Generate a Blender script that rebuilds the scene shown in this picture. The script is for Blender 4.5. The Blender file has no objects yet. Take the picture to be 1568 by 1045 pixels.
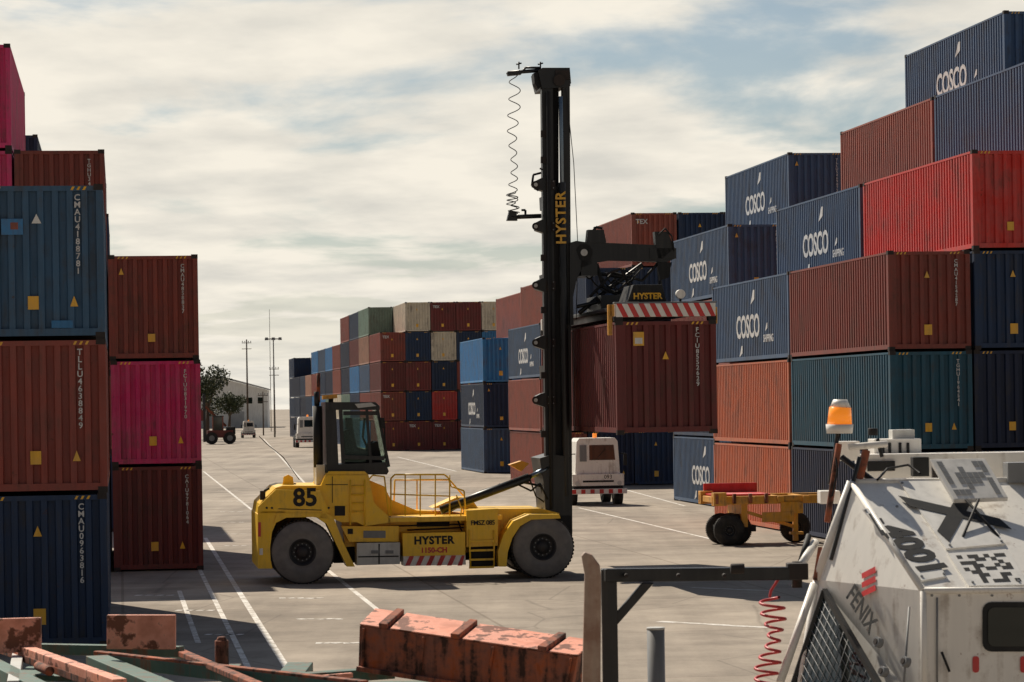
import bpy, bmesh, math, random
from mathutils import Vector, Matrix
random.seed(7)
F=4356.0; H=4.45; PH=0.0155; HOR=95.5
TH=math.atan(600.7/F)
U=Vector((math.cos(TH),math.sin(TH),0)); V=Vector((-math.sin(TH),math.cos(TH),0))
CAM=Vector((0,0,H))
def unroll(px,py):
    dx=px-784; dy=py-522.5
    return dx-PH*dy, dy+PH*dx
def W(px,py,Y):
    x,y=unroll(px,py)
    return Vector((x/F*Y,Y,H-(y-HOR)/F*Y))
def Gz(px,py,z=0.0):
    x,y=unroll(px,py)
    Y=(H-z)*F/(y-HOR)
    return Vector((x/F*Y,Y,z))
scene=bpy.context.scene
# ------------------------------------------------ materials
def lin(c):
    c=c/255.0
    return c/12.92 if c<=0.04045 else ((c+0.055)/1.055)**2.4
def srgb(r,g,b): return (lin(r),lin(g),lin(b),1)
MATS={}
def new_mat(name):
    m=bpy.data.materials.new(name); m.use_nodes=True
    nt=m.node_tree; nt.nodes.clear()
    out=nt.nodes.new('ShaderNodeOutputMaterial'); bs=nt.nodes.new('ShaderNodeBsdfPrincipled')
    nt.links.new(bs.outputs[0],out.inputs[0])
    MATS[name]=m
    return m,nt,bs
def paint(name,col,rough=0.5,metal=0.0,dirt=0.25,dirtcol=(0.06,0.035,0.02,1),scale=1.5,streak=True,var=0.0,em=0,lo=0.24,hi=0.40,fade=0.16,spots=None):
    m,nt,bs=new_mat(name)
    N=nt.nodes.new; L=nt.links.new
    tc=N('ShaderNodeTexCoord'); oi=N('ShaderNodeObjectInfo')
    add=N('ShaderNodeVectorMath'); add.operation='ADD'
    mul=N('ShaderNodeVectorMath'); mul.operation='SCALE'; mul.inputs[3].default_value=37.0
    cmb=N('ShaderNodeCombineXYZ')
    for i in range(3): L(oi.outputs['Random'],cmb.inputs[i])
    L(cmb.outputs[0],mul.inputs[0]); L(tc.outputs['Object'],add.inputs[0]); L(mul.outputs[0],add.inputs[1])
    n1=N('ShaderNodeTexNoise'); n1.inputs['Scale'].default_value=scale; n1.inputs['Detail'].default_value=8; n1.inputs['Roughness'].default_value=0.7
    L(add.outputs[0],n1.inputs['Vector'])
    mp=N('ShaderNodeMapping'); mp.inputs['Scale'].default_value=(6,6,0.5) if streak else (3,3,3)
    L(add.outputs[0],mp.inputs[0])
    n2=N('ShaderNodeTexNoise'); n2.inputs['Scale'].default_value=1.6; n2.inputs['Detail'].default_value=5
    L(mp.outputs[0],n2.inputs['Vector'])
    mm=N('ShaderNodeMath'); mm.operation='MULTIPLY'; L(n1.outputs[0],mm.inputs[0]); L(n2.outputs[0],mm.inputs[1])
    rp=N('ShaderNodeMapRange'); rp.inputs[1].default_value=lo; rp.inputs[2].default_value=hi; rp.inputs[3].default_value=0; rp.inputs[4].default_value=dirt
    L(mm.outputs[0],rp.inputs[0])
    hs=N('ShaderNodeHueSaturation'); hs.inputs['Color'].default_value=col
    vr=N('ShaderNodeMapRange'); vr.inputs[3].default_value=1-var; vr.inputs[4].default_value=1+var
    L(oi.outputs['Random'],vr.inputs[0])
    fr=N('ShaderNodeMapRange'); fr.inputs[1].default_value=0.3; fr.inputs[2].default_value=0.7; fr.inputs[3].default_value=1-fade; fr.inputs[4].default_value=1+fade
    L(n2.outputs[0],fr.inputs[0])
    sr=N('ShaderNodeMapRange'); sr.inputs[1].default_value=0.35; sr.inputs[2].default_value=0.65; sr.inputs[3].default_value=1.0; sr.inputs[4].default_value=1-fade*0.7
    L(n1.outputs[0],sr.inputs[0]); L(sr.outputs[0],hs.inputs['Saturation'])
    vm=N('ShaderNodeMath'); vm.operation='MULTIPLY'; L(vr.outputs[0],vm.inputs[0]); L(fr.outputs[0],vm.inputs[1])
    L(vm.outputs[0],hs.inputs['Value'])
    mix=N('ShaderNodeMixRGB'); mix.inputs[2].default_value=dirtcol
    L(hs.outputs[0],mix.inputs[1]); L(rp.outputs[0],mix.inputs[0])
    last=mix
    if spots:   # small rust spots
        n3=N('ShaderNodeTexNoise'); n3.inputs['Scale'].default_value=5.0; n3.inputs['Detail'].default_value=7; n3.inputs['Roughness'].default_value=0.75; L(add.outputs[0],n3.inputs['Vector'])
        r3=N('ShaderNodeMapRange'); r3.inputs[1].default_value=0.63; r3.inputs[2].default_value=0.69; r3.inputs[4].default_value=0.75; L(n3.outputs[0],r3.inputs[0])
        m3=N('ShaderNodeMixRGB'); m3.inputs[2].default_value=spots; L(mix.outputs[0],m3.inputs[1]); L(r3.outputs[0],m3.inputs[0]); last=m3
    L(last.outputs[0],bs.inputs['Base Color'])
    bs.inputs['Metallic'].default_value=metal
    rr=N('ShaderNodeMapRange'); rr.inputs[3].default_value=max(0.05,rough-0.12); rr.inputs[4].default_value=min(1,rough+0.2)
    L(n1.outputs[0],rr.inputs[0]); L(rr.outputs[0],bs.inputs['Roughness'])
    if em:
        bs.inputs['Emission Color'].default_value=col; bs.inputs['Emission Strength'].default_value=em
    return m
CC={
 'navy':(24,50,84),'navy2':(22,38,70),'blue':(58,98,132),'brown':(140,62,50),'maroon':(116,46,44),'rust':(160,80,62),
 'magenta':(212,34,110),'red':(196,48,40),'orange':(206,110,70),'azure':(40,122,180),'cream':(216,206,186),'teal':(28,82,104),
 'sage':(124,150,136),'cosco':(64,90,122),'tan':(180,134,112)}
for k,c in CC.items():
    paint('paint_'+k,srgb(*c),rough=0.6,dirt=0.6 if k in('cream','orange') else 0.55,dirtcol=(0.06,0.032,0.02,1) if k not in ('navy','navy2','teal','cosco','blue') else (0.05,0.045,0.04,1),scale=1.0,var=0.15,fade=0.2,lo=0.25,hi=0.38,spots=(0.07,0.028,0.014,1))
paint('dark_gap',srgb(28,26,26),0.8,dirt=0)
paint('casting',srgb(48,40,38),0.7,dirt=0.2)
paint('decal_yellow',srgb(240,180,30),0.5,dirt=0.3)
paint('decal_white',srgb(225,225,222),0.5,dirt=0.1)
paint('decal_dull_white',srgb(215,215,215),0.6,dirt=0.5,scale=3,fade=0.2)
paint('yellow',srgb(252,200,14),0.36,dirt=0.4,dirtcol=(0.20,0.12,0.03,1),scale=2.0,fade=0.08,lo=0.26,hi=0.42)
paint('yellow_dull',srgb(228,160,30),0.55,dirt=0.7,dirtcol=(0.12,0.07,0.03,1),scale=3.0)
paint('black_steel',srgb(30,32,35),0.38,dirt=0.4,dirtcol=(0.05,0.045,0.04,1))
paint('black_matt',srgb(20,21,23),0.65,dirt=0.25,dirtcol=(0.07,0.06,0.05,1))
paint('rubber',srgb(118,114,112),0.6,dirt=0.8,dirtcol=(0.22,0.20,0.18,1),scale=6,streak=False)
paint('rubber_dark',srgb(40,39,39),0.8,dirt=0.4,dirtcol=(0.1,0.09,0.08,1),streak=False)
paint('rim',srgb(38,38,42),0.5,dirt=0.3)
paint('chrome',srgb(120,135,150),0.25,metal=1,dirt=0.0)
paint('silver',srgb(205,205,200),0.45,dirt=0.35)
paint('white_paint',srgb(240,236,228),0.4,dirt=0.6,dirtcol=(0.26,0.19,0.13,1),scale=2.2,fade=0.05,lo=0.28,hi=0.42,spots=(0.20,0.09,0.045,1))
paint('red_stripe',srgb(205,32,30),0.45,dirt=0.1)
paint('white_stripe',srgb(238,235,228),0.45,dirt=0.15)
paint('grey_paint',srgb(128,130,132),0.5,dirt=0.3)
paint('tanmetal',srgb(168,144,126),0.55,dirt=0.6,dirtcol=(0.20,0.07,0.03,1),scale=3)
paint('green_frame',srgb(70,104,92),0.6,dirt=0.8,dirtcol=(0.16,0.07,0.035,1),scale=3,lo=0.25,hi=0.36,spots=(0.16,0.06,0.03,1))
paint('salmon',srgb(240,150,116),0.6,dirt=0.95,dirtcol=(0.16,0.045,0.015,1),scale=2.4,streak=False,lo=0.27,hi=0.32,fade=0.25,spots=(0.10,0.03,0.012,1))
paint('rusty',srgb(176,86,38),0.8,dirt=1.0,dirtcol=(0.055,0.022,0.012,1),scale=4,lo=0.20,hi=0.33,fade=0.4)
paint('amber',(1.0,0.28,0.02,1),0.2,dirt=0.0,em=0.5)
paint('red_hose',srgb(200,30,35),0.4,dirt=0.0)
paint('pole_grey',srgb(110,105,100),0.7,dirt=0.2)
paint('wood',srgb(80,66,56),0.9,dirt=0.2)
paint('stucco',srgb(240,240,236),0.8,dirt=0.2,scale=0.3)
paint('roof_grey',srgb(180,180,180),0.7,dirt=0.2,scale=0.3)
m,nt,bs=new_mat('glass'); bs.inputs['Base Color'].default_value=(0.012,0.02,0.02,1); bs.inputs['Roughness'].default_value=0.04; bs.inputs['IOR'].default_value=1.5
m,nt,bs=new_mat('glass_clear'); bs.inputs['Base Color'].default_value=(0.55,0.70,0.64,1); bs.inputs['Roughness'].default_value=0.02; bs.inputs['Transmission Weight'].default_value=0.92; bs.inputs['IOR'].default_value=1.05
m,nt,bs=new_mat('leaf')
oi=nt.nodes.new('ShaderNodeTexCoord'); n=nt.nodes.new('ShaderNodeTexNoise'); n.inputs['Scale'].default_value=1.2
cr=nt.nodes.new('ShaderNodeValToRGB'); cr.color_ramp.elements[0].color=(0.02,0.035,0.012,1); cr.color_ramp.elements[1].color=(0.10,0.11,0.04,1)
cr.color_ramp.elements[0].position=0.35; cr.color_ramp.elements[1].position=0.65
nt.links.new(oi.outputs['Object'],n.inputs[0]); nt.links.new(n.outputs[0],cr.inputs[0]); nt.links.new(cr.outputs[0],bs.inputs['Base Color']); bs.inputs['Roughness'].default_value=0.7
def marking(name,a,b,lo,hi):
    m,nt,bs=new_mat(name)
    tc=nt.nodes.new('ShaderNodeTexCoord'); n=nt.nodes.new('ShaderNodeTexNoise'); n.inputs['Scale'].default_value=2.5; n.inputs['Detail'].default_value=10; n.inputs['Roughness'].default_value=0.8
    cr=nt.nodes.new('ShaderNodeValToRGB'); cr.color_ramp.elements[0].color=b; cr.color_ramp.elements[1].color=a
    cr.color_ramp.elements[0].position=lo; cr.color_ramp.elements[1].position=hi
    nt.links.new(tc.outputs['Object'],n.inputs[0]); nt.links.new(n.outputs[0],cr.inputs[0]); nt.links.new(cr.outputs[0],bs.inputs['Base Color']); bs.inputs['Roughness'].default_value=0.8
marking('line_white',(0.80,0.77,0.72,1),(0.42,0.37,0.31,1),0.43,0.55)
# ground
m,nt,bs=new_mat('asphalt')
N=nt.nodes.new; L=nt.links.new
tc=N('ShaderNodeTexCoord')
def noise(s,d=8,r=0.6,vec=None):
    n=N('ShaderNodeTexNoise'); n.inputs['Scale'].default_value=s; n.inputs['Detail'].default_value=d; n.inputs['Roughness'].default_value=r
    L(vec or tc.outputs['Object'],n.inputs['Vector']); return n
nb=noise(0.05,6,0.6); nm=noise(0.6,8,0.65); nf=noise(9,6,0.8)
mp=N('ShaderNodeMapping'); mp.inputs['Rotation'].default_value=(0,0,-TH); mp.inputs['Scale'].default_value=(1.4,0.06,1); L(tc.outputs['Object'],mp.inputs[0])
ns=noise(0.5,6,0.6,mp.outputs[0])
cr=N('ShaderNodeValToRGB'); cr.color_ramp.elements[0].position=0.40; cr.color_ramp.elements[0].color=(0.20,0.165,0.130,1); cr.color_ramp.elements[1].position=0.59; cr.color_ramp.elements[1].color=(0.45,0.38,0.305,1)
mx=N('ShaderNodeMath'); mx.operation='MULTIPLY_ADD'; mx.inputs[1].default_value=0.35
L(nb.outputs[0],mx.inputs[0])
m2=N('ShaderNodeMath'); m2.operation='MULTIPLY_ADD'; m2.inputs[1].default_value=0.3; L(nm.outputs[0],m2.inputs[0])
m3=N('ShaderNodeMath'); m3.operation='MULTIPLY_ADD'; m3.inputs[1].default_value=0.22; L(ns.outputs[0],m3.inputs[0])
m4=N('ShaderNodeMath'); m4.operation='MULTIPLY'; m4.inputs[1].default_value=0.13; L(nf.outputs[0],m4.inputs[0])
L(m4.outputs[0],m3.inputs[2]); L(m3.outputs[0],m2.inputs[2]); L(m2.outputs[0],mx.inputs[2]); L(mx.outputs[0],cr.inputs[0])
mpw=N('ShaderNodeMixRGB'); mpw.inputs[0].default_value=0.12; L(tc.outputs['Object'],mpw.inputs[1]); nw=noise(0.3,4,0.5); L(nw.outputs['Color'],mpw.inputs[2])
vo=N('ShaderNodeTexVoronoi'); vo.feature='DISTANCE_TO_EDGE'; vo.inputs['Scale'].default_value=0.22; L(mpw.outputs[0],vo.inputs['Vector'])
ck=N('ShaderNodeMapRange'); ck.inputs[1].default_value=0.0; ck.inputs[2].default_value=0.008; ck.inputs[3].default_value=0.4; ck.inputs[4].default_value=0; L(vo.outputs[0],ck.inputs[0])
mc=N('ShaderNodeMixRGB'); mc.inputs[2].default_value=(0.09,0.07,0.055,1); L(cr.outputs[0],mc.inputs[1]); L(ck.outputs[0],mc.inputs[0])
sp=N('ShaderNodeMapping'); sp.inputs['Rotation'].default_value=(0,0,-TH); L(tc.outputs['Object'],sp.inputs[0])
bk=N('ShaderNodeTexBrick'); bk.offset=0; bk.inputs['Scale'].default_value=1.0; bk.inputs['Mortar Size'].default_value=0.035; bk.inputs['Brick Width'].default_value=7.5; bk.inputs['Row Height'].default_value=9.0
bk.inputs['Color1'].default_value=(1,1,1,1); bk.inputs['Color2'].default_value=(0.86,0.86,0.86,1); bk.inputs['Mortar'].default_value=(0.6,0.57,0.54,1); L(sp.outputs[0],bk.inputs[0])
mj=N('ShaderNodeMixRGB'); mj.blend_type='MULTIPLY'; mj.inputs[0].default_value=0.8; L(mc.outputs[0],mj.inputs[1]); L(bk.outputs[0],mj.inputs[2])
no=noise(0.22,5,0.55); so=N('ShaderNodeMapRange'); so.inputs[1].default_value=0.56; so.inputs[2].default_value=0.70; so.inputs[4].default_value=0.55; L(no.outputs[0],so.inputs[0])
ms=N('ShaderNodeMixRGB'); ms.inputs[2].default_value=(0.11,0.087,0.068,1); L(mj.outputs[0],ms.inputs[1]); L(so.outputs[0],ms.inputs[0])
L(ms.outputs[0],bs.inputs['Base Color']); bs.inputs['Roughness'].default_value=0.9
bp=N('ShaderNodeBump'); bp.inputs['Strength'].default_value=0.3; bp.inputs['Distance'].default_value=0.02; L(nf.outputs[0],bp.inputs['Height']); L(bp.outputs[0],bs.inputs['Normal'])

# ------------------------------------------------ builder
class Bd:
    def __init__(s): s.v=[];s.f=[];s.m=[];s.sm=[];s.mats=[]
    def mi(s,m):
        if m not in s.mats: s.mats.append(m)
        return s.mats.index(m)
    def face(s,pts,mat,smooth=False):
        i=len(s.v); s.v+= [tuple(p) for p in pts]; s.f.append(list(range(i,i+len(pts)))); s.m.append(s.mi(mat)); s.sm.append(smooth)
    def mesh(s,vs,fs,mat,smooth=False):
        i=len(s.v); s.v+=[tuple(p) for p in vs]
        for f in fs: s.f.append([i+k for k in f]); s.m.append(s.mi(mat)); s.sm.append(smooth)
    def box(s,x0,x1,y0,y1,z0,z1,mat):
        vs=[(x0,y0,z0),(x1,y0,z0),(x1,y1,z0),(x0,y1,z0),(x0,y0,z1),(x1,y0,z1),(x1,y1,z1),(x0,y1,z1)]
        s.mesh(vs,[(0,3,2,1),(4,5,6,7),(0,1,5,4),(1,2,6,5),(2,3,7,6),(3,0,4,7)],mat)
    def prism(s,pts,y0,y1,mat):
        n=len(pts)
        vs=[(p[0],y0,p[1]) for p in pts]+[(p[0],y1,p[1]) for p in pts]
        fs=[tuple(range(n)),tuple(range(2*n-1,n-1,-1))]+[(i,i+n,(i+1)%n+n,(i+1)%n) for i in range(n)]
        s.mesh(vs,fs,mat)
    def hexa(s,a,b,mat):
        s.mesh(list(a)+list(b),[(0,1,2,3),(7,6,5,4)]+[(i,i+4,(i+1)%4+4,(i+1)%4) for i in range(4)],mat)
    def bar(s,p0,p1,w,h,mat):
        p0=Vector(p0);p1=Vector(p1); d=(p1-p0).normalized()
        up=Vector((0,0,1)) if abs(d.z)<0.95 else Vector((1,0,0))
        sd=d.cross(up).normalized(); uu=sd.cross(d).normalized()
        def q(p): return [p-sd*w/2-uu*h/2,p+sd*w/2-uu*h/2,p+sd*w/2+uu*h/2,p-sd*w/2+uu*h/2]
        s.hexa(q(p0),q(p1),mat)
    def cyl(s,p0,p1,r,mat,n=14,r2=None):
        p0=Vector(p0);p1=Vector(p1); r2=r if r2 is None else r2
        d=(p1-p0).normalized(); up=Vector((0,0,1)) if abs(d.z)<0.95 else Vector((1,0,0))
        a=d.cross(up).normalized(); b=a.cross(d)
        vs=[]
        for k,(p,rr) in enumerate(((p0,r),(p1,r2))):
            for i in range(n):
                t=2*math.pi*i/n; vs.append(p+a*math.cos(t)*rr+b*math.sin(t)*rr)
        s.mesh(vs,[(i,(i+1)%n,(i+1)%n+n,i+n) for i in range(n)],mat,True)
        s.mesh(vs[:n],[tuple(range(n))],mat); s.mesh(vs[n:],[tuple(range(n-1,-1,-1))],mat)
    def lathe(s,cx,cz,prof,n=40):
        for (r0,y0,m0),(r1,y1,m1) in zip(prof,prof[1:]):
            vs=[]
            for r,y in((r0,y0),(r1,y1)):
                for i in range(n):
                    t=2*math.pi*i/n; vs.append((cx+r*math.cos(t),y,cz+r*math.sin(t)))
            s.mesh(vs,[(i,(i+1)%n,(i+1)%n+n,i+n) for i in range(n)],m1,True)
    def build(s,name,parent=None,bevel=0):
        me=bpy.data.meshes.new(name); me.from_pydata(s.v,[],s.f)
        for m in s.mats: me.materials.append(MATS[m])
        me.polygons.foreach_set('material_index',s.m); me.polygons.foreach_set('use_smooth',s.sm)
        me.validate(); me.update()
        o=bpy.data.objects.new(name,me); scene.collection.objects.link(o)
        bm=bmesh.new(); bm.from_mesh(me); bmesh.ops.remove_doubles(bm,verts=bm.verts,dist=1e-5); bmesh.ops.recalc_face_normals(bm,faces=bm.faces); bm.to_mesh(me); bm.free()
        if parent: o.parent=parent
        if bevel:
            md=o.modifiers.new('bev','BEVEL'); md.width=bevel; md.segments=2; md.limit_method='ANGLE'; md.angle_limit=math.radians(50)
        return o
def empty(name,loc,rot=0):
    e=bpy.data.objects.new(name,None); e.location=loc; e.rotation_euler=(0,0,rot); scene.collection.objects.link(e); return e
def text(body,size,mat,M,parent,name,align='CENTER',spacing=1.0,ls=1.0,bold=0.0):
    c=bpy.data.curves.new(name,'FONT'); c.body=body; c.size=size; c.align_x=align; c.align_y='CENTER'; c.extrude=0.002; c.space_character=spacing; c.space_line=ls; c.offset=bold
    c.materials.append(MATS[mat]); c.resolution_u=3
    o=bpy.data.objects.new(name,c); scene.collection.objects.link(o); o.parent=parent; o.matrix_local=M
    return o
def wire(pts,r,mat,name,parent=None):
    c=bpy.data.curves.new(name,'CURVE'); c.dimensions='3D'; sp=c.splines.new('POLY'); sp.points.add(len(pts)-1)
    for p,q in zip(sp.points,pts): p.co=(q[0],q[1],q[2],1)
    c.bevel_depth=r; c.bevel_resolution=2; c.materials.append(MATS[mat])
    o=bpy.data.objects.new(name,c); scene.collection.objects.link(o); o.parent=parent
    return o
FRONT=Matrix(((1,0,0),(0,0,-1),(0,1,0))).to_4x4()
SIDE=Matrix(((0,0,-1),(-1,0,0),(0,1,0))).to_4x4()
def T(x,y,z): return Matrix.Translation((x,y,z))

# ------------------------------------------------ container mesh
CW=2.438; CH=2.896
def container_mesh(name,Lc,deco):
    b=Bd(); P='PAINT'
    MATS[P]=MATS['paint_brown']
    z0=0.055; z1=CH-0.03
    def corr(fn,length,pitch,dep,start,zb,zt):
        n=int(round((length)/pitch)); p=length/n; pr=[]
        for i in range(n):
            s=start+i*p
            pr+=[(s,0),(s+p*0.40,0),(s+p*0.48,dep),(s+p*0.92,dep)]
        pr.append((start+length,0))
        for (s0,d0),(s1,d1) in zip(pr,pr[1:]):
            b.face([fn(s0,d0,zb),fn(s1,d1,zb),fn(s1,d1,zt),fn(s0,d0,zt)],P)
    corr(lambda s,d,z:(0.010+d,s,z),Lc-0.30,0.278,0.042,0.15,z0+0.12,z1-0.06)
    corr(lambda s,d,z:(CW-0.010-d,s,z),Lc-0.30,0.278,0.042,0.15,z0+0.12,z1-0.06)
    corr(lambda s,d,z:(s,0.02+d,z),CW-0.26,0.272,0.075,0.13,z0+0.13,z1-0.09)
    for k in (0,1):
        x0=0.13+k*1.09; b.box(x0+0.005,x0+1.085,Lc-0.06,Lc-0.02,z0+0.13,z1-0.09,P)
        for q in (0.3,0.8): b.cyl((x0+q,Lc-0.005,z0+0.1),(x0+q,Lc-0.005,z1-0.08),0.018,'casting',8)
    for xa in (0,CW-0.13):
        b.box(xa,xa+0.13,0,0.15,z0+0.05,z1-0.02,P); b.box(xa,xa+0.13,Lc-0.15,Lc,z0+0.05,z1-0.02,P)
    for xa in (0.002,CW-0.062):
        b.box(xa,xa+0.06,0.15,Lc-0.15,z0,z0+0.13,P); b.box(xa,xa+0.06,0.15,Lc-0.15,z1-0.065,z1-0.005,P)
    for ya in (0.003,Lc-0.073):
        b.box(0.13,CW-0.13,ya,ya+0.07,z0,z0+0.135,P); b.box(0.13,CW-0.13,ya,ya+0.07,z1-0.1,z1-0.004,P)
    b.box(0.05,CW-0.05,0.06,Lc-0.06,z1-0.05,z1-0.02,P)
    b.box(0.05,CW-0.05,0.06,Lc-0.06,z0+0.03,z0+0.06,'dark_gap')
    for xa in (-0.004,CW-0.174):
        for ya in (-0.004,Lc-0.174):
            b.box(xa,xa+0.178,ya,ya+0.178,0.0,0.118,'casting'); b.box(xa,xa+0.178,ya,ya+0.178,CH-0.118,CH-0.002,'casting')
    if deco>0:
        for xs in (0.25,CW-0.6):
            for k in range(3):
                x=xs+k*0.11
                b.face([(x,-0.0,z1-0.085),(x+0.045,0.0,z1-0.085),(x+0.08,0.0,z1-0.02),(x+0.035,0.0,z1-0.02)],'decal_yellow')
    if deco==1:
        b.box(1.02,1.22,-0.0,0.004,0.55,0.80,'decal_yellow')
        b.face([(1.80,0,0.60),(1.95,0,0.60),(1.875,0,0.80)],'decal_yellow')
    if deco==2:
        b.box(1.05,1.28,-0.0,0.004,0.45,0.75,'decal_yellow')
        b.face([(1.07,0,2.1),(1.23,0,2.1),(1.15,0,2.3)],'decal_yellow')
    if deco==3:
        b.face([(0.28,0,2.35),(0.42,0,2.35),(0.35,0,2.53)],'decal_yellow'); b.box(1.05,1.25,-0.0,0.004,0.5,0.72,'decal_yellow')
    if deco==4:
        b.box(0.42,0.68,-0.0,0.004,2.25,2.60,'decal_yellow'); b.box(0.46,0.64,-0.004,-0.001,2.3,2.45,'decal_white')
        b.face([(1.12,0,1.9),(1.28,0,1.9),(1.20,0,2.10)],'decal_yellow')
    o=b.build(name); me=o.data; bpy.data.objects.remove(o)
    return me
CM={d:container_mesh('container_shell_%d'%d,12.19,d) for d in (0,1,2,3,4)}
def container(a,b,tier,color,deco=0,code=None,cosco=False,world=None,scale_z=1.0,codex=2.02,lsz=0.145):
    o=bpy.data.objects.new('shipping_container',CM[deco])
    p=(U*a+V*b) if world is None else world
    jx=random.uniform(-0.03,0.03); jy=random.uniform(-0.05,0.05)
    o.location=(p[0]+jx,p[1]+jy,tier*CH) if world is None else world
    o.rotation_euler=(0,0,TH); o.scale[2]=scale_z
    scene.collection.objects.link(o)
    me=o.data
    for i,s in enumerate(o.material_slots):
        if me.materials[i]==MATS['paint_brown']:
            s.link='OBJECT'; s.material=MATS['paint_'+color]
    if code:
        text('\n'.join(code),lsz,'decal_dull_white',T(codex,0.006,1.95)@FRONT,o,'id_code',ls=0.86,bold=0.003)
    if cosco:
        text('COSCO',1.12,'decal_dull_white',T(0.0,6.2,1.2)@SIDE,o,'line_name',spacing=0.92,bold=0.025)
        text('SHIPPING',0.36,'decal_dull_white',T(0.0,3.0,0.75)@SIDE,o,'line_subtitle',bold=0.006)
        b=Bd()
        for (cy,cz,s) in ((5.2,2.25,0.25),(7.2,0.38,0.2),(3.2,1.15,0.14)):
            b.face([(0,cy+s*2,cz-s),(0,cy+s*0.3,cz+s),(0,cy-s*0.6,cz+s),(0,cy-s*0.4,cz-s*0.3)],'decal_dull_white')
        b.build('line_star',o)
    elif color in('brown','rust','maroon','orange') and code is None and random.random()<0.4:
        text('TEX',0.35,'decal_dull_white',T(0.55,0.0,2.4)@FRONT,o,'owner_mark',bold=0.01)
    return o
def rcode():
    return random.choice(['TLLU','CMAU','CXDU','FCIU','TGHU','CAIU'])+'%07d'%random.randint(0,9999999)
def patch(o,x0,x1,z0,z1,mat,y=-0.003):
    b=Bd(); b.box(x0,x1,y,0.015,z0,z1,mat); b.build('repair_patch',o)
objs=[]
for t,(c,d,cd) in enumerate([('navy',2,'CMAU0963816'),('brown',1,'TLLU4638849'),('blue',1,'CMAU4188781')]):
    objs.append(container(-2.69,53.9,t,c,d,cd,codex=1.96,lsz=0.16))
patch(objs[2],0.55,0.95,1.95,2.25,'paint_azure'); patch(objs[2],1.45,1.85,0.2,0.34,'paint_azure'); patch(objs[2],0.72,0.86,2.05,2.18,'paint_rust',-0.006)
b=Bd(); b.face([(1.11,0.0,2.16),(1.29,0.0,2.16),(1.2,0.0,2.34)],'decal_white'); b.build('warning_sign',objs[2])
for t,c in enumerate(['brown','maroon','navy']): container(-5.2,53.9,t,c,1,rcode())
for t,(c,d) in enumerate([('maroon',1),('magenta',1),('brown',3)]): container(-0.25,78.7,t,c,d,rcode())
for t,(c,d) in enumerate([('navy',1),('brown',1),('maroon',1),('brown',0)]): container(-2.75,78.7,t,c,d,rcode())
for t,(c,d) in enumerate([('navy',1),('brown',1),('maroon',1),('magenta',0),('magenta',1)]): container(-5.25,78.7,t,c,d,rcode())
for t,c in enumerate(['navy','brown','maroon','navy','navy2']): container(-5.25,104.6,t,c,0)
for t,c in enumerate(['navy','brown','maroon','navy']): container(-2.75,104.6,t,c,0)
A,B_,C_,D_,E_=22.0,24.52,27.04,29.56,32.08
def stack(a,b,cols,deco=None,codes=True,cos=()):
    for t,c in enumerate(cols):
        d=random.choice([1,2,3]) if deco is None else deco
        container(a,b,t,c,d,rcode() if codes else None,cosco=(t in cos))
b0=79.7; b1=92.25; b2=112.9
stack(A,b0,['navy2','teal','brown'])
stack(B_,b0,['navy','navy2','navy','red'])
stack(C_,b0,['brown','navy','maroon','red','cosco'])
stack(D_,b0,['navy','brown','maroon','navy','cosco'])
stack(A,b1,['orange','orange','cosco'],cos=(2,))
stack(B_,b1,['navy','brown','red','cosco'],cos=(3,))
stack(C_,b1,['brown','navy','maroon','red','rust'])
stack(D_,b1,['navy','brown','maroon','navy','brown','cosco'],cos=(5,))
stack(B_,b2,['cosco','navy','brown','cosco'],cos=(0,3))
stack(C_,b2,['navy','brown','brown','navy','cosco'],cos=(4,))
stack(D_,b2,['navy','navy2','brown','navy','navy'])
bM=148.6
stack(A,bM,['rust','rust','cosco'],cos=(2,),codes=False)
stack(B_,bM,['navy2','brown','navy','navy'],codes=False)
stack(C_,bM,['navy','maroon','navy','navy','rust'],codes=False)
stack(D_,bM,['navy','maroon','brown','navy','navy'],codes=False)
stack(E_,bM,['navy','maroon','brown','navy','navy2'],codes=False)
stack(B_,161.2,['navy','brown','maroon','rust'],codes=False)
stack(C_,161.2,['navy','brown','maroon','maroon'],codes=False)
stack(23.0,180.2,['cosco','navy','azure'],codes=False,cos=(1,))
stack(25.5,180.2,['navy','navy','navy','rust'],codes=False)
fa=25.2
far={0:['maroon','brown','maroon','brown'],1:['maroon','navy','maroon','navy','cream'],2:['maroon','red','navy','cream','maroon'],3:['maroon','navy','brown','navy','maroon'],4:['brown','navy','brown','azure','cream']}
for k,cols in far.items(): stack(fa+2.5*k,276,cols,deco=2,codes=False)
pal=['maroon','brown','navy','navy2','cream','rust','azure','navy','sage','tan','brown','cosco']
hts=[[5,5,5,5,5],[5,5,5,5,5],[5,4,5,5,5],[4,5,5,5,4],[4,5,5,5,5],[4,4,5,5,5],[4,4,5,4,4],[3,4,4,4,4],[3,4,4,4,4],[3,3,3,4,4],[4,4,4,4,3]]
for r in range(11):
    for k in range(5):
        cl=[random.choice(pal) for _ in range(hts[r][k])]
        if r==0 and k==0: cl[4]='sage'; cl[3]='tan'; cl[0]='azure'
        if r==1 and k==0: cl[4]='navy'
        if r in (9,10) and k==0: cl=['navy2','navy','navy2','navy'][:len(cl)]
        stack(fa+2.5*k,288.6+12.6*r,cl,deco=0,codes=False)

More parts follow.
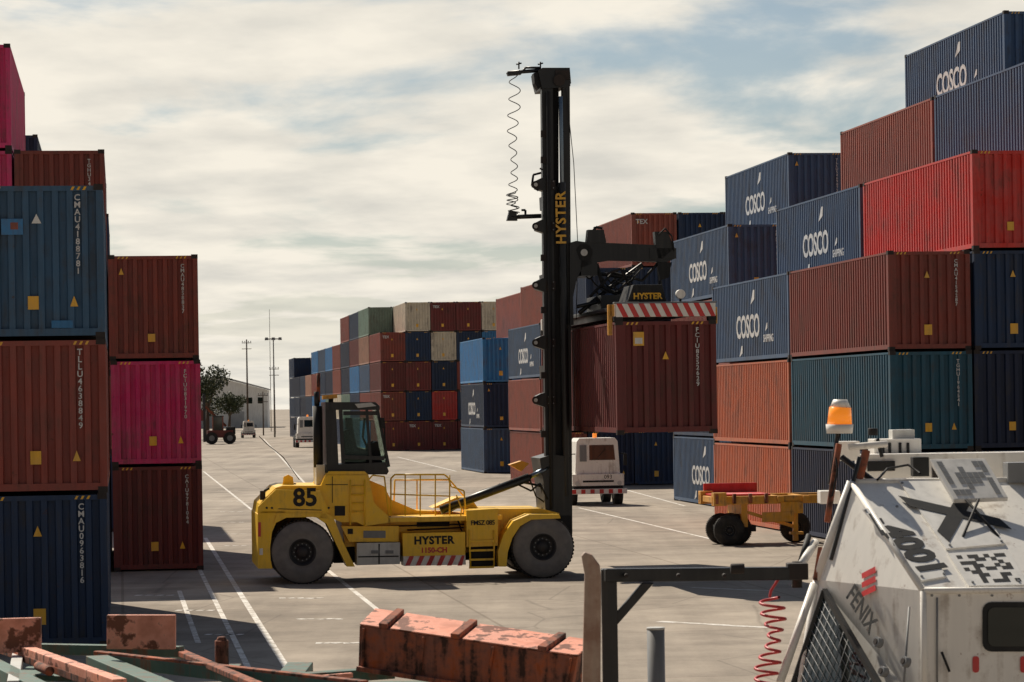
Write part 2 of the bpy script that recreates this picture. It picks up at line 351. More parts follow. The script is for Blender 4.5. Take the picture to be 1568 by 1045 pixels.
# ------------------------------------------------ ground
b=Bd(); b.face([(-2500,-300,0),(2500,-300,0),(2500,5000,0),(-2500,5000,0)],'asphalt'); b.build('ground')
b=Bd()
def line(p,q,w,z=0.004):
    a=Gz(*p); c=Gz(*q); d=(c-a).normalized(); n=Vector((-d.y,d.x,0))*w/2
    b.face([a-n+Vector((0,0,z)),a+n+Vector((0,0,z)),c+n+Vector((0,0,z)),c-n+Vector((0,0,z))],'line_white')
line((316,824),(470,1070),0.13); line((313,722),(582,936),0.12)
line((305,868),(400,1060),0.11); line((276,905),(305,985),0.11)
for x,y in ((462,916),(492,948),(518,985)):
    for dx in (-28,-14,0,14,28): line((x+dx-5,y+random.uniform(-1,1)),(x+dx+5,y),0.26)
for i,y in enumerate((752,768,784,800,818,836)):
    for dx in (0,13,26): line((335+i*2+dx,y),(343+i*2+dx,y),0.2)
for x,y in ((238,912),(300,935),(345,972)):
    for dx in (-24,-8,8,24): line((x+dx-5,y),(x+dx+5,y),0.24)
line((888,778),(1100,828),0.12); line((1010,952),(1190,962),0.25,0.004); line((1060,900),(1180,905),0.12)
line((940,745),(1050,775),0.12); line((610,700),(700,722),0.15); line((405,672),(470,742),0.14)
b.build('road_markings')

# ------------------------------------------------ container handler
MO=Gz(465,895); MO.z=0
hnd=empty('container_handler',MO,TH)
def ML(px,py,w):
    x,y=unroll(px,py); D=Vector((x/F,1,-(y-HOR)/F))
    t=((MO-CAM).dot(V)+w)/D.dot(V)
    P=CAM+D*t-MO
    return (P.dot(U),P.z+0.0)
def M3(px,py,w):
    l,z=ML(px,py,w); return Vector((l,w,z))
class MB(Bd):
    def pp(s,pts,w0,w1,mat): s.prism([ML(p[0],p[1],w0) for p in pts],w0,w1,mat)
    def rod(s,pts,w,r,mat):
        q=[M3(p[0],p[1],w if len(p)<3 else p[2]) for p in pts]
        for i in range(len(q)-1): s.cyl(q[i],q[i+1],r,mat,10)
def wheel(name,cx,cz,R,w0,w1,parent,tire='rubber',rim='rim'):
    b=Bd(); wd=w1-w0; y0=w0; y1=w1
    b.lathe(cx,cz,[(0.0,y0+0.08,rim),(R*0.14,y0+0.05,rim),(R*0.18,y0+0.12,rim),(R*0.34,y0+0.17,rim),(R*0.37,y0+0.05,rim),(R*0.43,y0+0.02,rim),(R*0.45,y0+0.035,tire),
      (R*0.52,y0+0.01,tire),(R*0.66,y0-0.005,tire),(R*0.70,y0+0.004,tire),(R*0.88,y0+0.015,tire),(R*0.96,y0+0.06,tire),(R,y0+0.12,'rubber_dark'),(R,y1-0.12,'rubber_dark'),(R*0.96,y1-0.05,'rubber_dark'),(R*0.6,y1,tire),(R*0.46,y1-0.02,tire),(R*0.4,y1-0.1,rim),(0,y1-0.12,rim)],56)
    for i in range(12):
        t=2*math.pi*i/12; b.cyl((cx+R*0.26*math.cos(t),y0+0.16,cz+R*0.26*math.sin(t)),(cx+R*0.26*math.cos(t),y0+0.10,cz+R*0.26*math.sin(t)),R*0.022,'grey_paint',6)
    for i in range(52):
        t=2*math.pi*i/52
        c=Vector((cx+R*math.cos(t),0,cz+R*math.sin(t)))
        d=Vector((-math.sin(t),0,math.cos(t)))*R*0.035; n=Vector((math.cos(t),0,math.sin(t)))*0.010
        for ya,yb in ((y0+0.07,y0+wd*0.45),(y0+wd*0.55,y1-0.07)):
            b.hexa([c-d-n*3+Vector((0,ya,0)),c+d-n*3+Vector((0,ya,0)),c+d+n+Vector((0,ya,0)),c-d+n+Vector((0,ya,0))],[c-d-n*3+Vector((0,yb,0)),c+d-n*3+Vector((0,yb,0)),c+d+n+Vector((0,yb,0)),c-d+n+Vector((0,yb,0))],'rubber_dark')
    return b.build(name,parent)
rw=ML(465,849,0); fw=ML(833,846,0)
R=0.80
wheel('wheel_rear_near',rw[0],R,R,0,0.6,hnd); wheel('wheel_rear_far',rw[0],R,R,2.9,3.5,hnd)
wheel('wheel_front_near_outer',fw[0],R,R,-0.05,0.5,hnd); wheel('wheel_front_near_inner',fw[0],R,R,0.6,1.1,hnd)
wheel('wheel_front_far_outer',fw[0],R,R,3.1,3.65,hnd); wheel('wheel_front_far_inner',fw[0],R,R,2.5,3.0,hnd)
m=MB()
m.pp([(397,871),(396,788),(403,783),(440,783),(427,795),(418,815),(415,840),(416,858),(419,871)],0.05,3.45,'yellow')
m.pp([(396,790),(399,772),(424,747),(434,744),(493,744),(500,728),(566,728),(574,770),(598,792),(600,800),(560,806),(548,800),(524,800),(506,792),(490,789),(396,789)],0.25,3.3,'yellow')
m.pp([(396,786),(397,776),(424,750),(492,752),(502,775),(506,786)],0.05,0.3,'yellow')
m.pp([(496,783),(512,792),(527,830),(545,868),(533,868),(516,833),(502,803),(490,795)],0.02,0.75,'yellow')
m.pp([(426,786),(500,786),(508,796),(480,792),(440,793),(420,803)],0.02,0.75,'yellow')
m.pp([(524,798),(765,796),(768,815),(764,842),(716,846),(616,832),(530,838)],0.75,2.85,'yellow')
m.pp([(524,806),(612,806),(612,830),(536,830)],0.35,0.9,'yellow')
m.box(ML(500,0,1)[0],ML(770,0,1)[0],1.1,2.4,0.45,0.95,'black_matt')
m.box(ML(440,0,1)[0],ML(500,0,1)[0],0.6,2.9,0.6,1.0,'black_matt')
m.box(ML(780,0,1)[0],ML(860,0,1)[0],1.0,2.6,0.45,1.25,'black_matt')
m.pp([(596,793),(770,789),(770,796),(596,800)],0.25,3.2,'yellow')
m.pp([(765,868),(764,845),(773,818),(788,798),(812,788),(858,788),(860,794),(815,796),(798,806),(786,824),(779,846),(777,868)],-0.06,1.1,'yellow')
m.pp([(716,782),(764,779),(764,836),(716,838)],0.12,0.75,'yellow')
m.pp([(722,780),(830,779),(858,786),(850,812),(800,812),(760,830),(722,800)],0.85,3.0,'yellow')
m.pp([(566,735),(590,745),(600,765),(640,782),(690,784),(715,787),(715,797),(566,797)],1.9,2.9,'yellow')
m.pp([(664,778),(700,762),(722,762),(735,780)],1.6,2.6,'yellow')
m.pp([(434,745),(436,730),(443,727),(450,731),(452,745)],1.2,1.3,'yellow')
m.pp([(500,728),(506,722),(560,722),(566,728)],0.3,3.2,'yellow')
body=m.build('body',hnd,0.025)
m=MB()
m.pp([(548,832),(614,831),(614,864),(548,866)],0.2,0.9,'silver')
for x in (570,592): m.pp([(x,843),(x+12,843),(x+12,848),(x,848)],0.17,0.2,'grey_paint')
m.pp([(550,852),(612,851),(612,853),(550,854)],0.19,0.2,'black_matt'); m.pp([(581,833),(583,833),(583,864),(581,864)],0.19,0.2,'black_matt')
m.pp([(618,817),(714,815),(714,850),(619,852)],0.12,0.9,'yellow')
m.pp([(619,852),(714,850),(715,865),(620,867)],0.16,0.9,'white_stripe')
for i in range(6):
    x=622+i*16
    m.pp([(x,866.5),(x+7,866.3),(x+14,850.8) if x+14<714 else (713,850.8),(x+7 if x+7<713 else 706,851)],0.145,0.16,'red_stripe')
for i,y in enumerate((828,842,856,868)): m.pp([(720,y),(758,y-1),(758,y+2),(720,y+3)],0.05,0.12,'yellow')
m.pp([(720,820),(762,818),(764,868),(720,870)],0.3,0.32,'black_matt')
m.rod([(720,812),(722,870)],0.08,0.022,'yellow'); m.rod([(758,812),(758,868)],0.08,0.022,'yellow')
for y in (745,758,771,784): m.rod([(540,y),(560,y)],0.2,0.018,'yellow')
m.rod([(538,735),(538,805)],0.2,0.02,'yellow'); m.rod([(560,735),(560,805)],0.2,0.02,'yellow')
m.pp([(514,775),(530,775),(530,790),(514,790)],0.235,0.25,'black_matt')
m.pp([(534,810),(542,810),(542,818),(534,818)],0.33,0.35,'black_matt')
m.pp([(558,813),(592,813),(592,824),(558,824)],0.33,0.35,'grey_paint')
m.pp([(640,800),(690,799),(690,806),(640,807)],0.72,0.75,'black_matt')
m.pp([(500,742),(534,742),(534,743),(500,743)],0.235,0.25,'black_matt'); m.pp([(510,730),(511,730),(511,770),(510,770)],0.235,0.25,'black_matt')
m.pp([(428,779),(494,781),(494,782),(428,780)],0.035,0.05,'black_matt')
for x in (410,418,505,520): m.cyl(M3(x,778,0.04),M3(x,778,0.06),0.03,'black_matt',8)
m.pp([(397,800),(401,800),(401,822),(397,822)],0.03,0.05,'red_stripe'); m.pp([(399,840),(404,840),(404,850),(399,850)],0.03,0.05,'white_stripe')
m.rod([(402,765),(406,752),(414,748)],0.4,0.03,'black_matt'); m.pp([(400,752),(408,752),(408,766),(400,766)],0.35,0.5,'casting')
for (x0,y0_,x1,y1_) in ((520,790,600,792),(600,806,712,803),(625,812,712,808)): m.rod([(x0,y0_),(x1,y1_)],0.6,0.02,'black_matt')
m.rod([(700,790),(708,812),(712,818)],0.5,0.02,'black_matt')
for w in (0.3,):
    m.rod([(600,790),(600,733),(606,727),(682,727),(688,732),(692,745),(712,752),(714,780)],w,0.022,'yellow')
    m.rod([(600,757),(690,760)],w,0.018,'yellow')
    for x in (622,645,668,690): m.rod([(x,728),(x,790)],w,0.018,'yellow')
    m.rod([(566,735),(572,728),(590,730),(597,790)],w,0.02,'yellow')
    m.rod([(700,758),(708,778),(706,800)],w,0.018,'yellow')
m.rod([(604,790),(606,735),(690,735),(720,770)],3.0,0.022,'yellow')
for x in (640,690): m.rod([(x,735),(x,790)],3.0,0.018,'yellow')
m.build('platform_and_rails',hnd)
text('85',0.62,'black_matt',T(*M3(469,763,0.045))@FRONT,hnd,'fleet_number',bold=0.018)
text('HYSTER',0.27,'black_matt',T(*M3(666,828,0.115))@FRONT,hnd,'maker_name',bold=0.012,spacing=1.1)
text('1150-CH',0.18,'red_stripe',T(*M3(666,843,0.115))@FRONT,hnd,'model_name',bold=0.008)
text('FMSZ 085',0.165,'black_matt',T(*M3(741,801,0.10))@FRONT,hnd,'unit_code',spacing=0.9,bold=0.003)
# cab
m=MB()
cw0,cw1=0.55,2.1
def post(p,q,w,th=0.09,mat='black_steel'): m.bar(M3(p[0],p[1],w),M3(q[0],q[1],w),th,th,mat)
m.pp([(500,616),(576,616),(583,622),(583,628),(500,628)],cw0-0.08,cw1+0.08,'black_steel')
m.pp([(502,712),(592,708),(597,722),(594,727),(502,727)],cw0,cw1,'black_steel')
m.pp([(500,628),(516,628),(520,712),(502,712)],cw0,cw1,'black_steel')
for w in (cw0+0.03,cw1-0.03):
    post((579,626),(597,715),w,0.07); post((523,628),(527,710),w,0.09)
    post((563,628),(569,710),w,0.07); post((527,700),(590,702),w,0.10)
m.pp([(582,627),(598,716),(595,716),(579,627)],cw0+0.06,cw1-0.06,'glass_clear')
m.pp([(527,640),(563,640),(568,700),(560,708),(527,708)],cw0+0.04,cw0+0.05,'glass_clear')
m.pp([(527,630),(580,630),(580,636),(527,636)],cw0+0.02,cw0+0.03,'black_steel')
m.pp([(527,630),(578,630),(592,710),(527,710)],cw1-0.1,cw1-0.09,'glass_clear')
m.pp([(528,660),(542,655),(548,685),(566,690),(566,712),(528,712)],1.0,1.6,'black_matt')
m.pp([(566,680),(580,676),(588,712),(564,712)],0.9,1.8,'black_matt')
m.pp([(531,640),(541,640),(542,656),(532,657)],1.1,1.4,'black_matt')
m.rod([(552,700),(572,676)],1.3,0.02,'black_matt'); m.rod([(560,640),(557,670),(566,690)],0.9,0.03,'black_matt'); m.rod([(583,640),(590,655),(592,690)],0.45,0.02,'black_matt')
m.pp([(584,640),(590,640),(592,656),(586,656)],0.35,0.5,'black_matt')
m.pp([(505,606),(512,606),(512,616),(505,616)],0.8,0.95,'black_matt'); m.pp([(545,619),(570,617),(578,622),(550,625)],0.4,0.46,'silver')
m.build('cab',hnd,0.01)
m=MB()
m.cyl(M3(489,716,0.9),M3(488,622,0.9),0.12,'black_matt'); m.cyl(M3(487,622,0.9),M3(486,600,0.9),0.07,'black_steel')
m.cyl(M3(485,745,1.5),M3(483,622,1.5),0.05,'silver'); m.cyl(M3(489,572,1.5),M3(489,616,1.5),0.05,'rusty')
m.pp([(486,712),(499,712),(499,745),(486,745)],0.7,1.6,'silver')
m.pp([(496,606),(518,604),(518,610),(496,612)],0.6,1.0,'yellow_dull')
m.cyl(M3(440,744,1.6),M3(455,744,1.6),0.07,'casting')
m.build('exhaust_stack',hnd)
wire([M3(460,735,1.5),M3(435,700,1.5),M3(410,680,1.5),M3(398,668,1.5)],0.010,'black_matt','antenna',hnd)
m=MB()
for w in (1.05,2.3):
    m.cyl(M3(676,782,w),M3(812,731,w),0.11,'black_steel'); m.cyl(M3(812,731,w),M3(842,716,w),0.065,'chrome'); m.cyl(M3(690,783,w),M3(768,742,w),0.035,'casting')
    m.cyl(M3(838,722,w-0.05),M3(838,722,w+0.15),0.15,'black_steel')
m.rod([(700,775),(740,752),(790,735),(830,745),(836,775)],1.5,0.03,'black_matt'); m.rod([(790,740),(815,752),(828,740),(840,765)],1.0,0.025,'black_matt')
m.rod([(812,732),(822,760),(836,770)],1.2,0.02,'black_matt'); m.pp([(782,712),(800,706),(812,710),(800,722)],1.4,1.8,'yellow_dull')
m.build('tilt_cylinders',hnd)
# mast
m=MB()
for w in (1.15,2.15):
    m.pp([(831,135),(848,135),(853,798),(838,800)],w,w+0.28,'black_steel')
    m.pp([(863,128),(874,128),(878,818),(864,818)],w,w+0.28,'black_steel')
    m.pp([(846,285),(864,285),(866,790),(851,790)],w+0.06,w+0.12,'black_matt')
m.pp([(846,135),(857,135),(857,290),(847,290)],1.5,2.2,'black_matt')
for y in (112,300,420,560,700,780):
    m.pp([(834,y),(874,y),(875,y+20),(835,y+20)],1.4,2.2,'black_steel')
m.pp([(826,108),(832,104),(874,104),(876,128),(866,134),(832,136),(828,120)],1.1,2.45,'black_steel')
m.pp([(819,112),(830,110),(832,130),(826,137),(820,128)],1.2,1.6,'black_matt')
m.pp([(852,108),(874,108),(874,122),(852,122)],1.05,1.1,'casting')
m.cyl(M3(858,123,1.0),M3(858,123,1.12),0.15,'casting',20)
for w in (1.5,):
    m.cyl(M3(860,148,w-0.42),M3(862,280,w-0.42),0.055,'chrome')
    m.cyl(M3(862,280,w-0.42),M3(869,760,w-0.42),0.10,'black_steel')
m.cyl(M3(841,140,1.0),M3(846,780,1.0),0.05,'black_matt')
for w in (1.05,1.3): m.rod([(868,135),(880,250),(886,370),(884,490)],w,0.010,'black_matt')
for y in (283,347,437,525,613):
    m.pp([(830,y-10),(838,y-12),(840,y+12),(834,y+10),(822,y+6),(822,y-6)],1.12,1.45,'black_steel')
    m.cyl(M3(822,y,1.0),M3(822,y,1.5),0.10,'casting',16); m.cyl(M3(822,y,0.97),M3(822,y,1.0),0.05,'silver',10)
    m.pp([(838,y-7),(852,y-7),(852,y+8),(838,y+8)],1.08,1.15,'casting')
    for q in (-5,5): m.cyl(M3(842,y+q,1.06),M3(842,y+q,1.09),0.02,'grey_paint',6); m.cyl(M3(849,y+q,1.06),M3(849,y+q,1.09),0.02,'grey_paint',6)
for y in (200,240,390,470,570,660): m.pp([(830,y),(838,y),(838,y+10),(830,y+10)],1.10,1.2,'casting')
m.pp([(828,702),(848,696),(874,700),(876,800),(838,800),(834,740)],1.0,2.6,'black_steel')
m.pp([(838,790),(876,790),(878,825),(845,825)],0.95,2.65,'black_matt')
m.build('mast',hnd,0.008)
text('HYSTER',0.36,'decal_yellow',T(*M3(861,334,0.93))@FRONT@Matrix.Rotation(math.radians(90),4,'Z'),hnd,'mast_name',bold=0.010,spacing=1.1)
m=MB()
m.rod([(779,112),(830,108)],1.3,0.05,'black_steel'); m.rod([(800,112),(806,104),(830,104)],1.3,0.03,'black_steel')
m.pp([(778,111),(800,108),(800,114),(780,116)],1.2,1.4,'black_steel')
for x in (796,829): m.rod([(x,106),(x,95)],1.3,0.02,'black_steel'); m.rod([(x-4,99),(x+4,97)],1.3,0.02,'black_steel')
m.rod([(779,333),(830,331)],1.3,0.06,'black_steel'); m.pp([(782,322),(792,324),(794,338),(778,338)],1.2,1.4,'black_steel'); m.rod([(800,322),(806,322),(806,332)],1.3,0.03,'black_matt')
m.rod([(830,265),(818,268),(816,285),(826,292)],1.2,0.03,'black_matt'); m.rod([(828,258),(836,262),(838,290)],1.2,0.025,'black_matt')
m.build('hose_arms',hnd)
def coil(px0,py0,px1,py1,w,amp,turns,r,name,dense=None):
    pts=[];n=int(turns*14)
    for i in range(n+1):
        t=i/n; tt=t if dense is None else 1-(1-t)**dense
        p=M3(px0+(px1-px0)*tt,py0+(py1-py0)*tt,w); ang=t*turns*2*math.pi
        am=amp*(0.8+0.25*math.sin(t*9))
        p+=Vector((math.cos(ang)*am+0.03*math.sin(t*14),math.sin(ang)*am,0)); pts.append(p)
    wire(pts,r,'black_matt',name,hnd)
coil(788,113,787,326,1.3,0.15,11,0.012,'coil_cable',1.4)
coil(785,295,789,335,1.3,0.13,5,0.013,'coil_cable_lower')
m=MB()
for w in (1.0,2.35):
    m.pp([(874,372),(884,369),(905,372),(908,404),(893,410),(884,430),(879,455),(880,498),(874,498)],w,w+0.18,'black_steel')
    m.pp([(893,371),(925,372),(1020,376),(1034,382),(1036,396),(1022,402),(975,400),(935,399),(905,404),(893,404)],w+0.02,w+0.24,'black_steel')
    m.cyl(M3(896,387,w-0.03),M3(896,387,w+0.3),0.22,'black_matt',20); m.cyl(M3(896,387,w-0.06),M3(896,387,w-0.02),0.09,'silver',16)
    m.rod([(888,480),(930,445),(985,405)],w+0.3,0.06,'black_steel'); m.rod([(892,415),(960,425),(975,458)],w+0.3,0.055,'black_steel')
    m.rod([(915,404),(925,440),(960,458)],w+0.15,0.05,'black_matt'); m.rod([(885,470),(950,455)],w+0.2,0.05,'black_steel')
    m.pp([(902,352),(926,352),(930,372),(900,372)],w,w+0.3,'black_steel')
    m.rod([(904,362),(914,348),(924,350)],w+0.1,0.035,'black_matt')
    m.pp([(1004,355),(1024,355),(1034,380),(1010,402),(1006,378)],w,w+0.3,'black_steel'); m.pp([(1008,402),(1030,402),(1026,425),(1012,430)],w,w+0.2,'black_matt')
    m.rod([(1012,430),(1014,458)],w+0.1,0.05,'black_matt')
    m.rod([(905,455),(940,418),(985,430),(1010,402)],w+0.1,0.035,'black_matt')
    m.rod([(1010,360),(1020,350),(1030,362),(1034,385)],w-0.05,0.02,'black_matt'); m.rod([(930,420),(952,412),(962,432),(948,445)],w,0.03,'casting')
m.box(ML(880,0,1.5)[0],ML(905,0,1.5)[0],1.0,2.5,ML(890,400,1.5)[1]-0.4,ML(890,390,1.5)[1]+0.2,'black_steel')
m.box(ML(985,0,1.5)[0],ML(1025,0,1.5)[0],1.0,2.5,ML(1000,398,1.5)[1],ML(1000,382,1.5)[1],'black_steel')
for k in range(14):
    x=888+random.random()*75; y=408+random.random()*38; w0_=0.9+random.random()*1.4; pts=[]
    dxx=random.uniform(15,45); sag=random.uniform(6,20)
    for i in range(6): t=i/5; pts.append((x+dxx*t,y+sag*4*t*(1-t)+random.uniform(-1,1),w0_))
    m.rod(pts,1.2,0.018,'black_matt')
m.build('boom',hnd,0.006)
cc_w=1.75-12.19/2
cx,cz=ML(947,672,cc_w)
ctop=ML(947,491,cc_w)[1]
sp0=ctop
m=MB()
m.box(cx+0.15,cx+CW-0.15,cc_w+0.1,cc_w+12.1,sp0+0.28,sp0+0.36,'black_steel')
m.box(cx+0.35,cx+0.75,cc_w+0.1,cc_w+12.1,sp0+0.12,sp0+0.42,'black_steel'); m.box(cx+1.7,cx+2.1,cc_w+0.1,cc_w+12.1,sp0+0.12,sp0+0.42,'black_steel')
m.box(cx+0.5,cx+1.9,0.6,2.9,sp0+0.42,sp0+0.8,'black_steel')
for yy in (cc_w,cc_w+12.19-0.25):
    m.box(cx,cx+CW,yy,yy+0.25,sp0+0.08,sp0+0.40,'white_stripe')
    for xx in (cx-0.02,cx+CW-0.18): m.box(xx,xx+0.2,yy+0.005,yy+0.22,sp0-0.02,sp0+0.10,'black_matt')
n=9
for i in range(n):
    x=cx+0.02+i*(CW-0.25)/(n-1)*0.98
    xa=x; xb=x+0.13; sh=0.16
    def cl(v): return min(v,cx+CW-0.005)
    m.face([(cl(xa+sh),cc_w-0.004,sp0+0.08),(cl(xb+sh),cc_w-0.004,sp0+0.08),(cl(xb),cc_w-0.004,sp0+0.40),(cl(xa),cc_w-0.004,sp0+0.40)],'red_stripe')
m.box(cx-0.03,cx+CW+0.03,cc_w+0.02,cc_w+0.2,sp0+0.40,sp0+0.44,'grey_paint')
m.prism([(cx+0.35,sp0+0.46),(cx+1.3,sp0+0.46),(cx+1.2,sp0+0.86),(cx+0.5,sp0+0.86)],cc_w+0.3,cc_w+1.6,'black_matt')
m.cyl((cx+1.62,cc_w+0.1,sp0+0.62),(cx+1.62,cc_w+0.3,sp0+0.62),0.11,'white_stripe',20); m.cyl((cx+1.62,cc_w+0.2,sp0+0.4),(cx+1.62,cc_w+0.2,sp0+0.6),0.03,'black_matt',8)
for xx in (cx-0.12,):
    m.box(xx-0.05,xx+0.05,cc_w+0.05,cc_w+0.2,sp0-0.35,sp0+0.38,'yellow_dull'); m.box(xx-0.02,xx+0.1,cc_w+0.05,cc_w+0.2,sp0+0.1,sp0+0.38,'yellow_dull')
m.box(cx+CW-0.04,cx+CW+0.06,cc_w+0.08,cc_w+0.22,sp0-0.1,sp0+0.3,'yellow_dull')
m.build('spreader',hnd,0.01)
text('HYSTER',0.20,'decal_yellow',T(cx+0.84,cc_w+0.29,sp0+0.58)@FRONT,hnd,'spreader_name',bold=0.008)
wp=MO+U*cx+V*cc_w; wp.z=ctop-CH*0.945
lc=container(0,0,0,'maroon',4,'FCIU8552629',world=wp,scale_z=0.945,codex=1.98,lsz=0.16)

# ------------------------------------------------ yellow trailer chassis
TO=Gz(1120,836); tr=empty('chassis_trailer',TO,TH)
m=Bd()
for ya in (0.0,2.0):
    m.box(-0.5,3.6,ya+0.1,ya+0.3,1.25,1.5,'yellow_dull')
    m.box(-0.5,-0.1,ya-0.02,ya+0.35,1.22,1.62,'yellow_dull')
for xx in (-0.45,0.6,1.5,2.3): m.box(xx,xx+0.2,0.0,2.4,1.3,1.48,'yellow_dull')
m.box(-0.35,1.35,0.32,2.3,1.5,1.56,'red_stripe'); m.box(-0.35,1.35,2.2,2.3,1.56,1.85,'red_stripe')
m.box(1.6,2.3,0.02,0.12,0.95,1.3,'yellow_dull'); m.box(2.0,2.15,0.1,0.25,0.1,1.3,'yellow_dull'); m.box(1.9,2.3,0.02,0.3,0.3,0.38,'yellow_dull')
m.bar((0.6,0.2,1.0),(2.0,0.2,0.55),0.1,0.1,'yellow_dull'); m.box(0.4,0.6,0.2,2.2,0.55,1.3,'yellow_dull')
for xx in (-0.45,0.1,0.6,1.1): m.box(xx,xx+0.1,-0.03,0.1,1.28,1.58,'rusty')
m.box(-0.3,0.9,0.4,1.6,0.4,0.6,'black_matt'); m.box(1.0,2.0,0.0,0.05,0.7,1.0,'yellow_dull')
m.build('frame',tr,0.01)
for i,(x) in enumerate((0.0,0.3)): wheel('wheel_%d'%i,x,0.47,0.47,0.0+0.35*i,0.3+0.35*i,tr,tire='rubber_dark'); wheel('wheel_far_%d'%i,x,0.47,0.47,1.2,1.5,tr,tire='rubber_dark')
wheel('wheel_rear',2.35,0.47,0.47,1.2,1.5,tr,tire='rubber_dark')

# ------------------------------------------------ yard tractor etc
def yard_tractor(px,py,name,mat='white_paint',num=None,sc=1.0,width=1.95):
    O=Gz(px,py); e=empty(name,O,TH); e.scale=(sc,sc,sc); m=Bd(); w=width
    m.prism([(0.05,1.15),(w-0.05,1.15),(w,1.4),(w-0.08,2.75),(w-0.2,2.9),(0.2,2.9),(0.08,2.75),(0,1.4)],0.15,1.9,mat)
    m.box(-0.15,w+0.15,0.0,0.9,0.85,1.35,mat)
    m.face([(0.62,0.142,1.95),(w-0.2,0.142,1.95),(w-0.26,0.142,2.6),(0.62,0.142,2.6)],'glass')
    m.box(0.2,0.5,0.11,0.14,1.9,2.6,'grey_paint')
    m.bar((0.9,0.12,1.97),(1.3,0.12,2.4),0.02,0.02,'black_matt')
    m.box(0.3,w-0.3,-0.02,0.0,1.0,1.08,'black_matt')
    m.box(-0.25,w+0.25,-0.15,0.05,0.5,0.72,'white_stripe')
    for i in range(6): m.box(-0.2+i*0.4,-0.02+i*0.4,-0.16,-0.15,0.52,0.70,'red_stripe')
    for xx in (-0.05,w-0.15): m.cyl((xx+0.1,-0.03,0.95),(xx+0.1,0.02,0.95),0.1,'silver')
    m.box(-0.1,w+0.1,0.1,5.2,0.6,0.95,'black_matt')
    m.box(-0.35,-0.2,0.3,0.4,1.7,2.2,'black_matt'); m.box(w+0.2,w+0.35,0.3,0.4,1.7,2.2,'black_matt'); m.box(-0.3,0.1,0.34,0.38,2.2,2.24,'black_matt'); m.box(w-0.1,w+0.3,0.34,0.38,2.2,2.24,'black_matt')
    m.cyl((w*0.5,0.8,2.9),(w*0.5,0.8,3.1),0.09,'amber')
    m.box(-0.1,w+0.1,3.0,5.0,0.95,1.15,'black_matt')
    m.build('cab_body',e,0.02)
    for i,(x0) in enumerate((-0.2,w-0.15)):
        for j,yy in enumerate((1.0,4.0)):
            b=Bd(); R_=0.5
            b.cyl((x0,yy,R_),(x0+0.35,yy,R_),R_,'rubber_dark',28); b.cyl((x0-0.01,yy,R_),(x0+0.36,yy,R_),R_*0.5,'grey_paint',20); b.build('wheel_%d_%d'%(i,j),e)
    if num: text(num,0.24,'black_matt',T(w*0.72,-0.005,1.22)@FRONT,e,'number')
    return e
yard_tractor(884,775,'yard_tractor',num='093')
yard_tractor(458,686,'semi_truck',sc=1.15)
yard_tractor(374,671,'van',sc=0.85)
O=Gz(316,681); e=empty('reach_stacker',O,TH); m=Bd()
m.box(0.3,3.4,0,3,0.8,1.7,'paint_maroon'); m.box(2.6,3.7,0.2,2.8,1.2,2.1,'black_matt'); m.box(1.0,2.2,0.6,2.0,1.7,3.4,'glass'); m.box(0.9,2.3,0.5,2.1,3.35,3.5,'black_steel')
for (xa,za,xb,zb) in ((0.95,1.7,0.95,3.4),(2.2,1.7,2.2,3.4)): m.bar((xa,0.55,za),(xb,0.55,zb),0.12,0.12,'paint_rust')
m.box(-0.2,0.1,0.6,0.9,0.3,6.2,'black_steel'); m.box(-0.2,0.1,2.0,2.3,0.3,6.2,'black_steel'); m.box(-0.3,0.2,0.5,2.4,5.7,5.9,'black_steel'); m.bar((0.1,1.5,4.6),(2.6,1.5,2.2),0.3,0.3,'rusty')
m.box(-0.9,-0.2,0.4,2.6,2.9,4.2,'paint_maroon')
for x in (0.8,3.0): m.cyl((x,-0.15,0.75),(x,0.4,0.75),0.75,'rubber_dark',24); m.cyl((x,2.6,0.75),(x,3.1,0.75),0.75,'rubber_dark',24); m.cyl((x,-0.17,0.75),(x,-0.1,0.75),0.35,'grey_paint',16)
m.build('machine',e)

bo=W(372,640,620); e=empty('white_warehouse',(bo.x,620,0),TH*0.5); m=Bd()
m.prism([(-40,0),(5.6,0),(5.6,8.2),(-4,10.8),(-22,10.8),(-40,8.5)],0,30,'stucco')
m.prism([(-40.5,8.5),(-22,10.9),(-4,10.9),(5.9,8.2),(5.9,8.5),(-4,11.3),(-22,11.3),(-40.5,8.9)],-0.5,30.5,'roof_grey')
for i in range(6):
    m.box(-8+i*2.3,-6.9+i*2.3,-0.06,-0.003,5.3,6.6,'glass')
    m.box(-30+i*3.3,-28+i*3.3,-0.06,-0.003,5.3,6.6,'glass')
m.box(-3,0.5,-0.06,-0.003,0,3.6,'roof_grey'); m.box(-10,-6.5,-0.06,-0.003,0,3.6,'roof_grey')
m.build('walls',e)
def pole(px,ytop,Y,r,name,kind):
    p=W(px,ytop,Y); e=empty(name,(p.x,Y,0)); m=Bd()
    m.cyl((0,0,0),(0,0,p.z),r,'wood' if kind=='w' else 'pole_grey',10,r*0.6)
    if kind=='w':
        for dz in (0.6,1.6): m.box(-0.8,0.8,-0.08,0.08,p.z-dz-0.05,p.z-dz+0.05,'wood')
        for x in(-0.7,-0.3,0.3,0.7): m.cyl((x,0,p.z-0.5),(x,0,p.z-0.25),0.07,'grey_paint',6)
    elif kind=='l':
        m.box(-1.0,1.0,-0.08,0.08,p.z-0.3,p.z-0.15,'pole_grey')
        for x in (-1.0,0,1.0): m.prism([(x-0.25,p.z-0.4),(x+0.25,p.z-0.4),(x+0.2,p.z),(x-0.2,p.z)],-0.3,0.3,'grey_paint')
    m.build('pole',e)
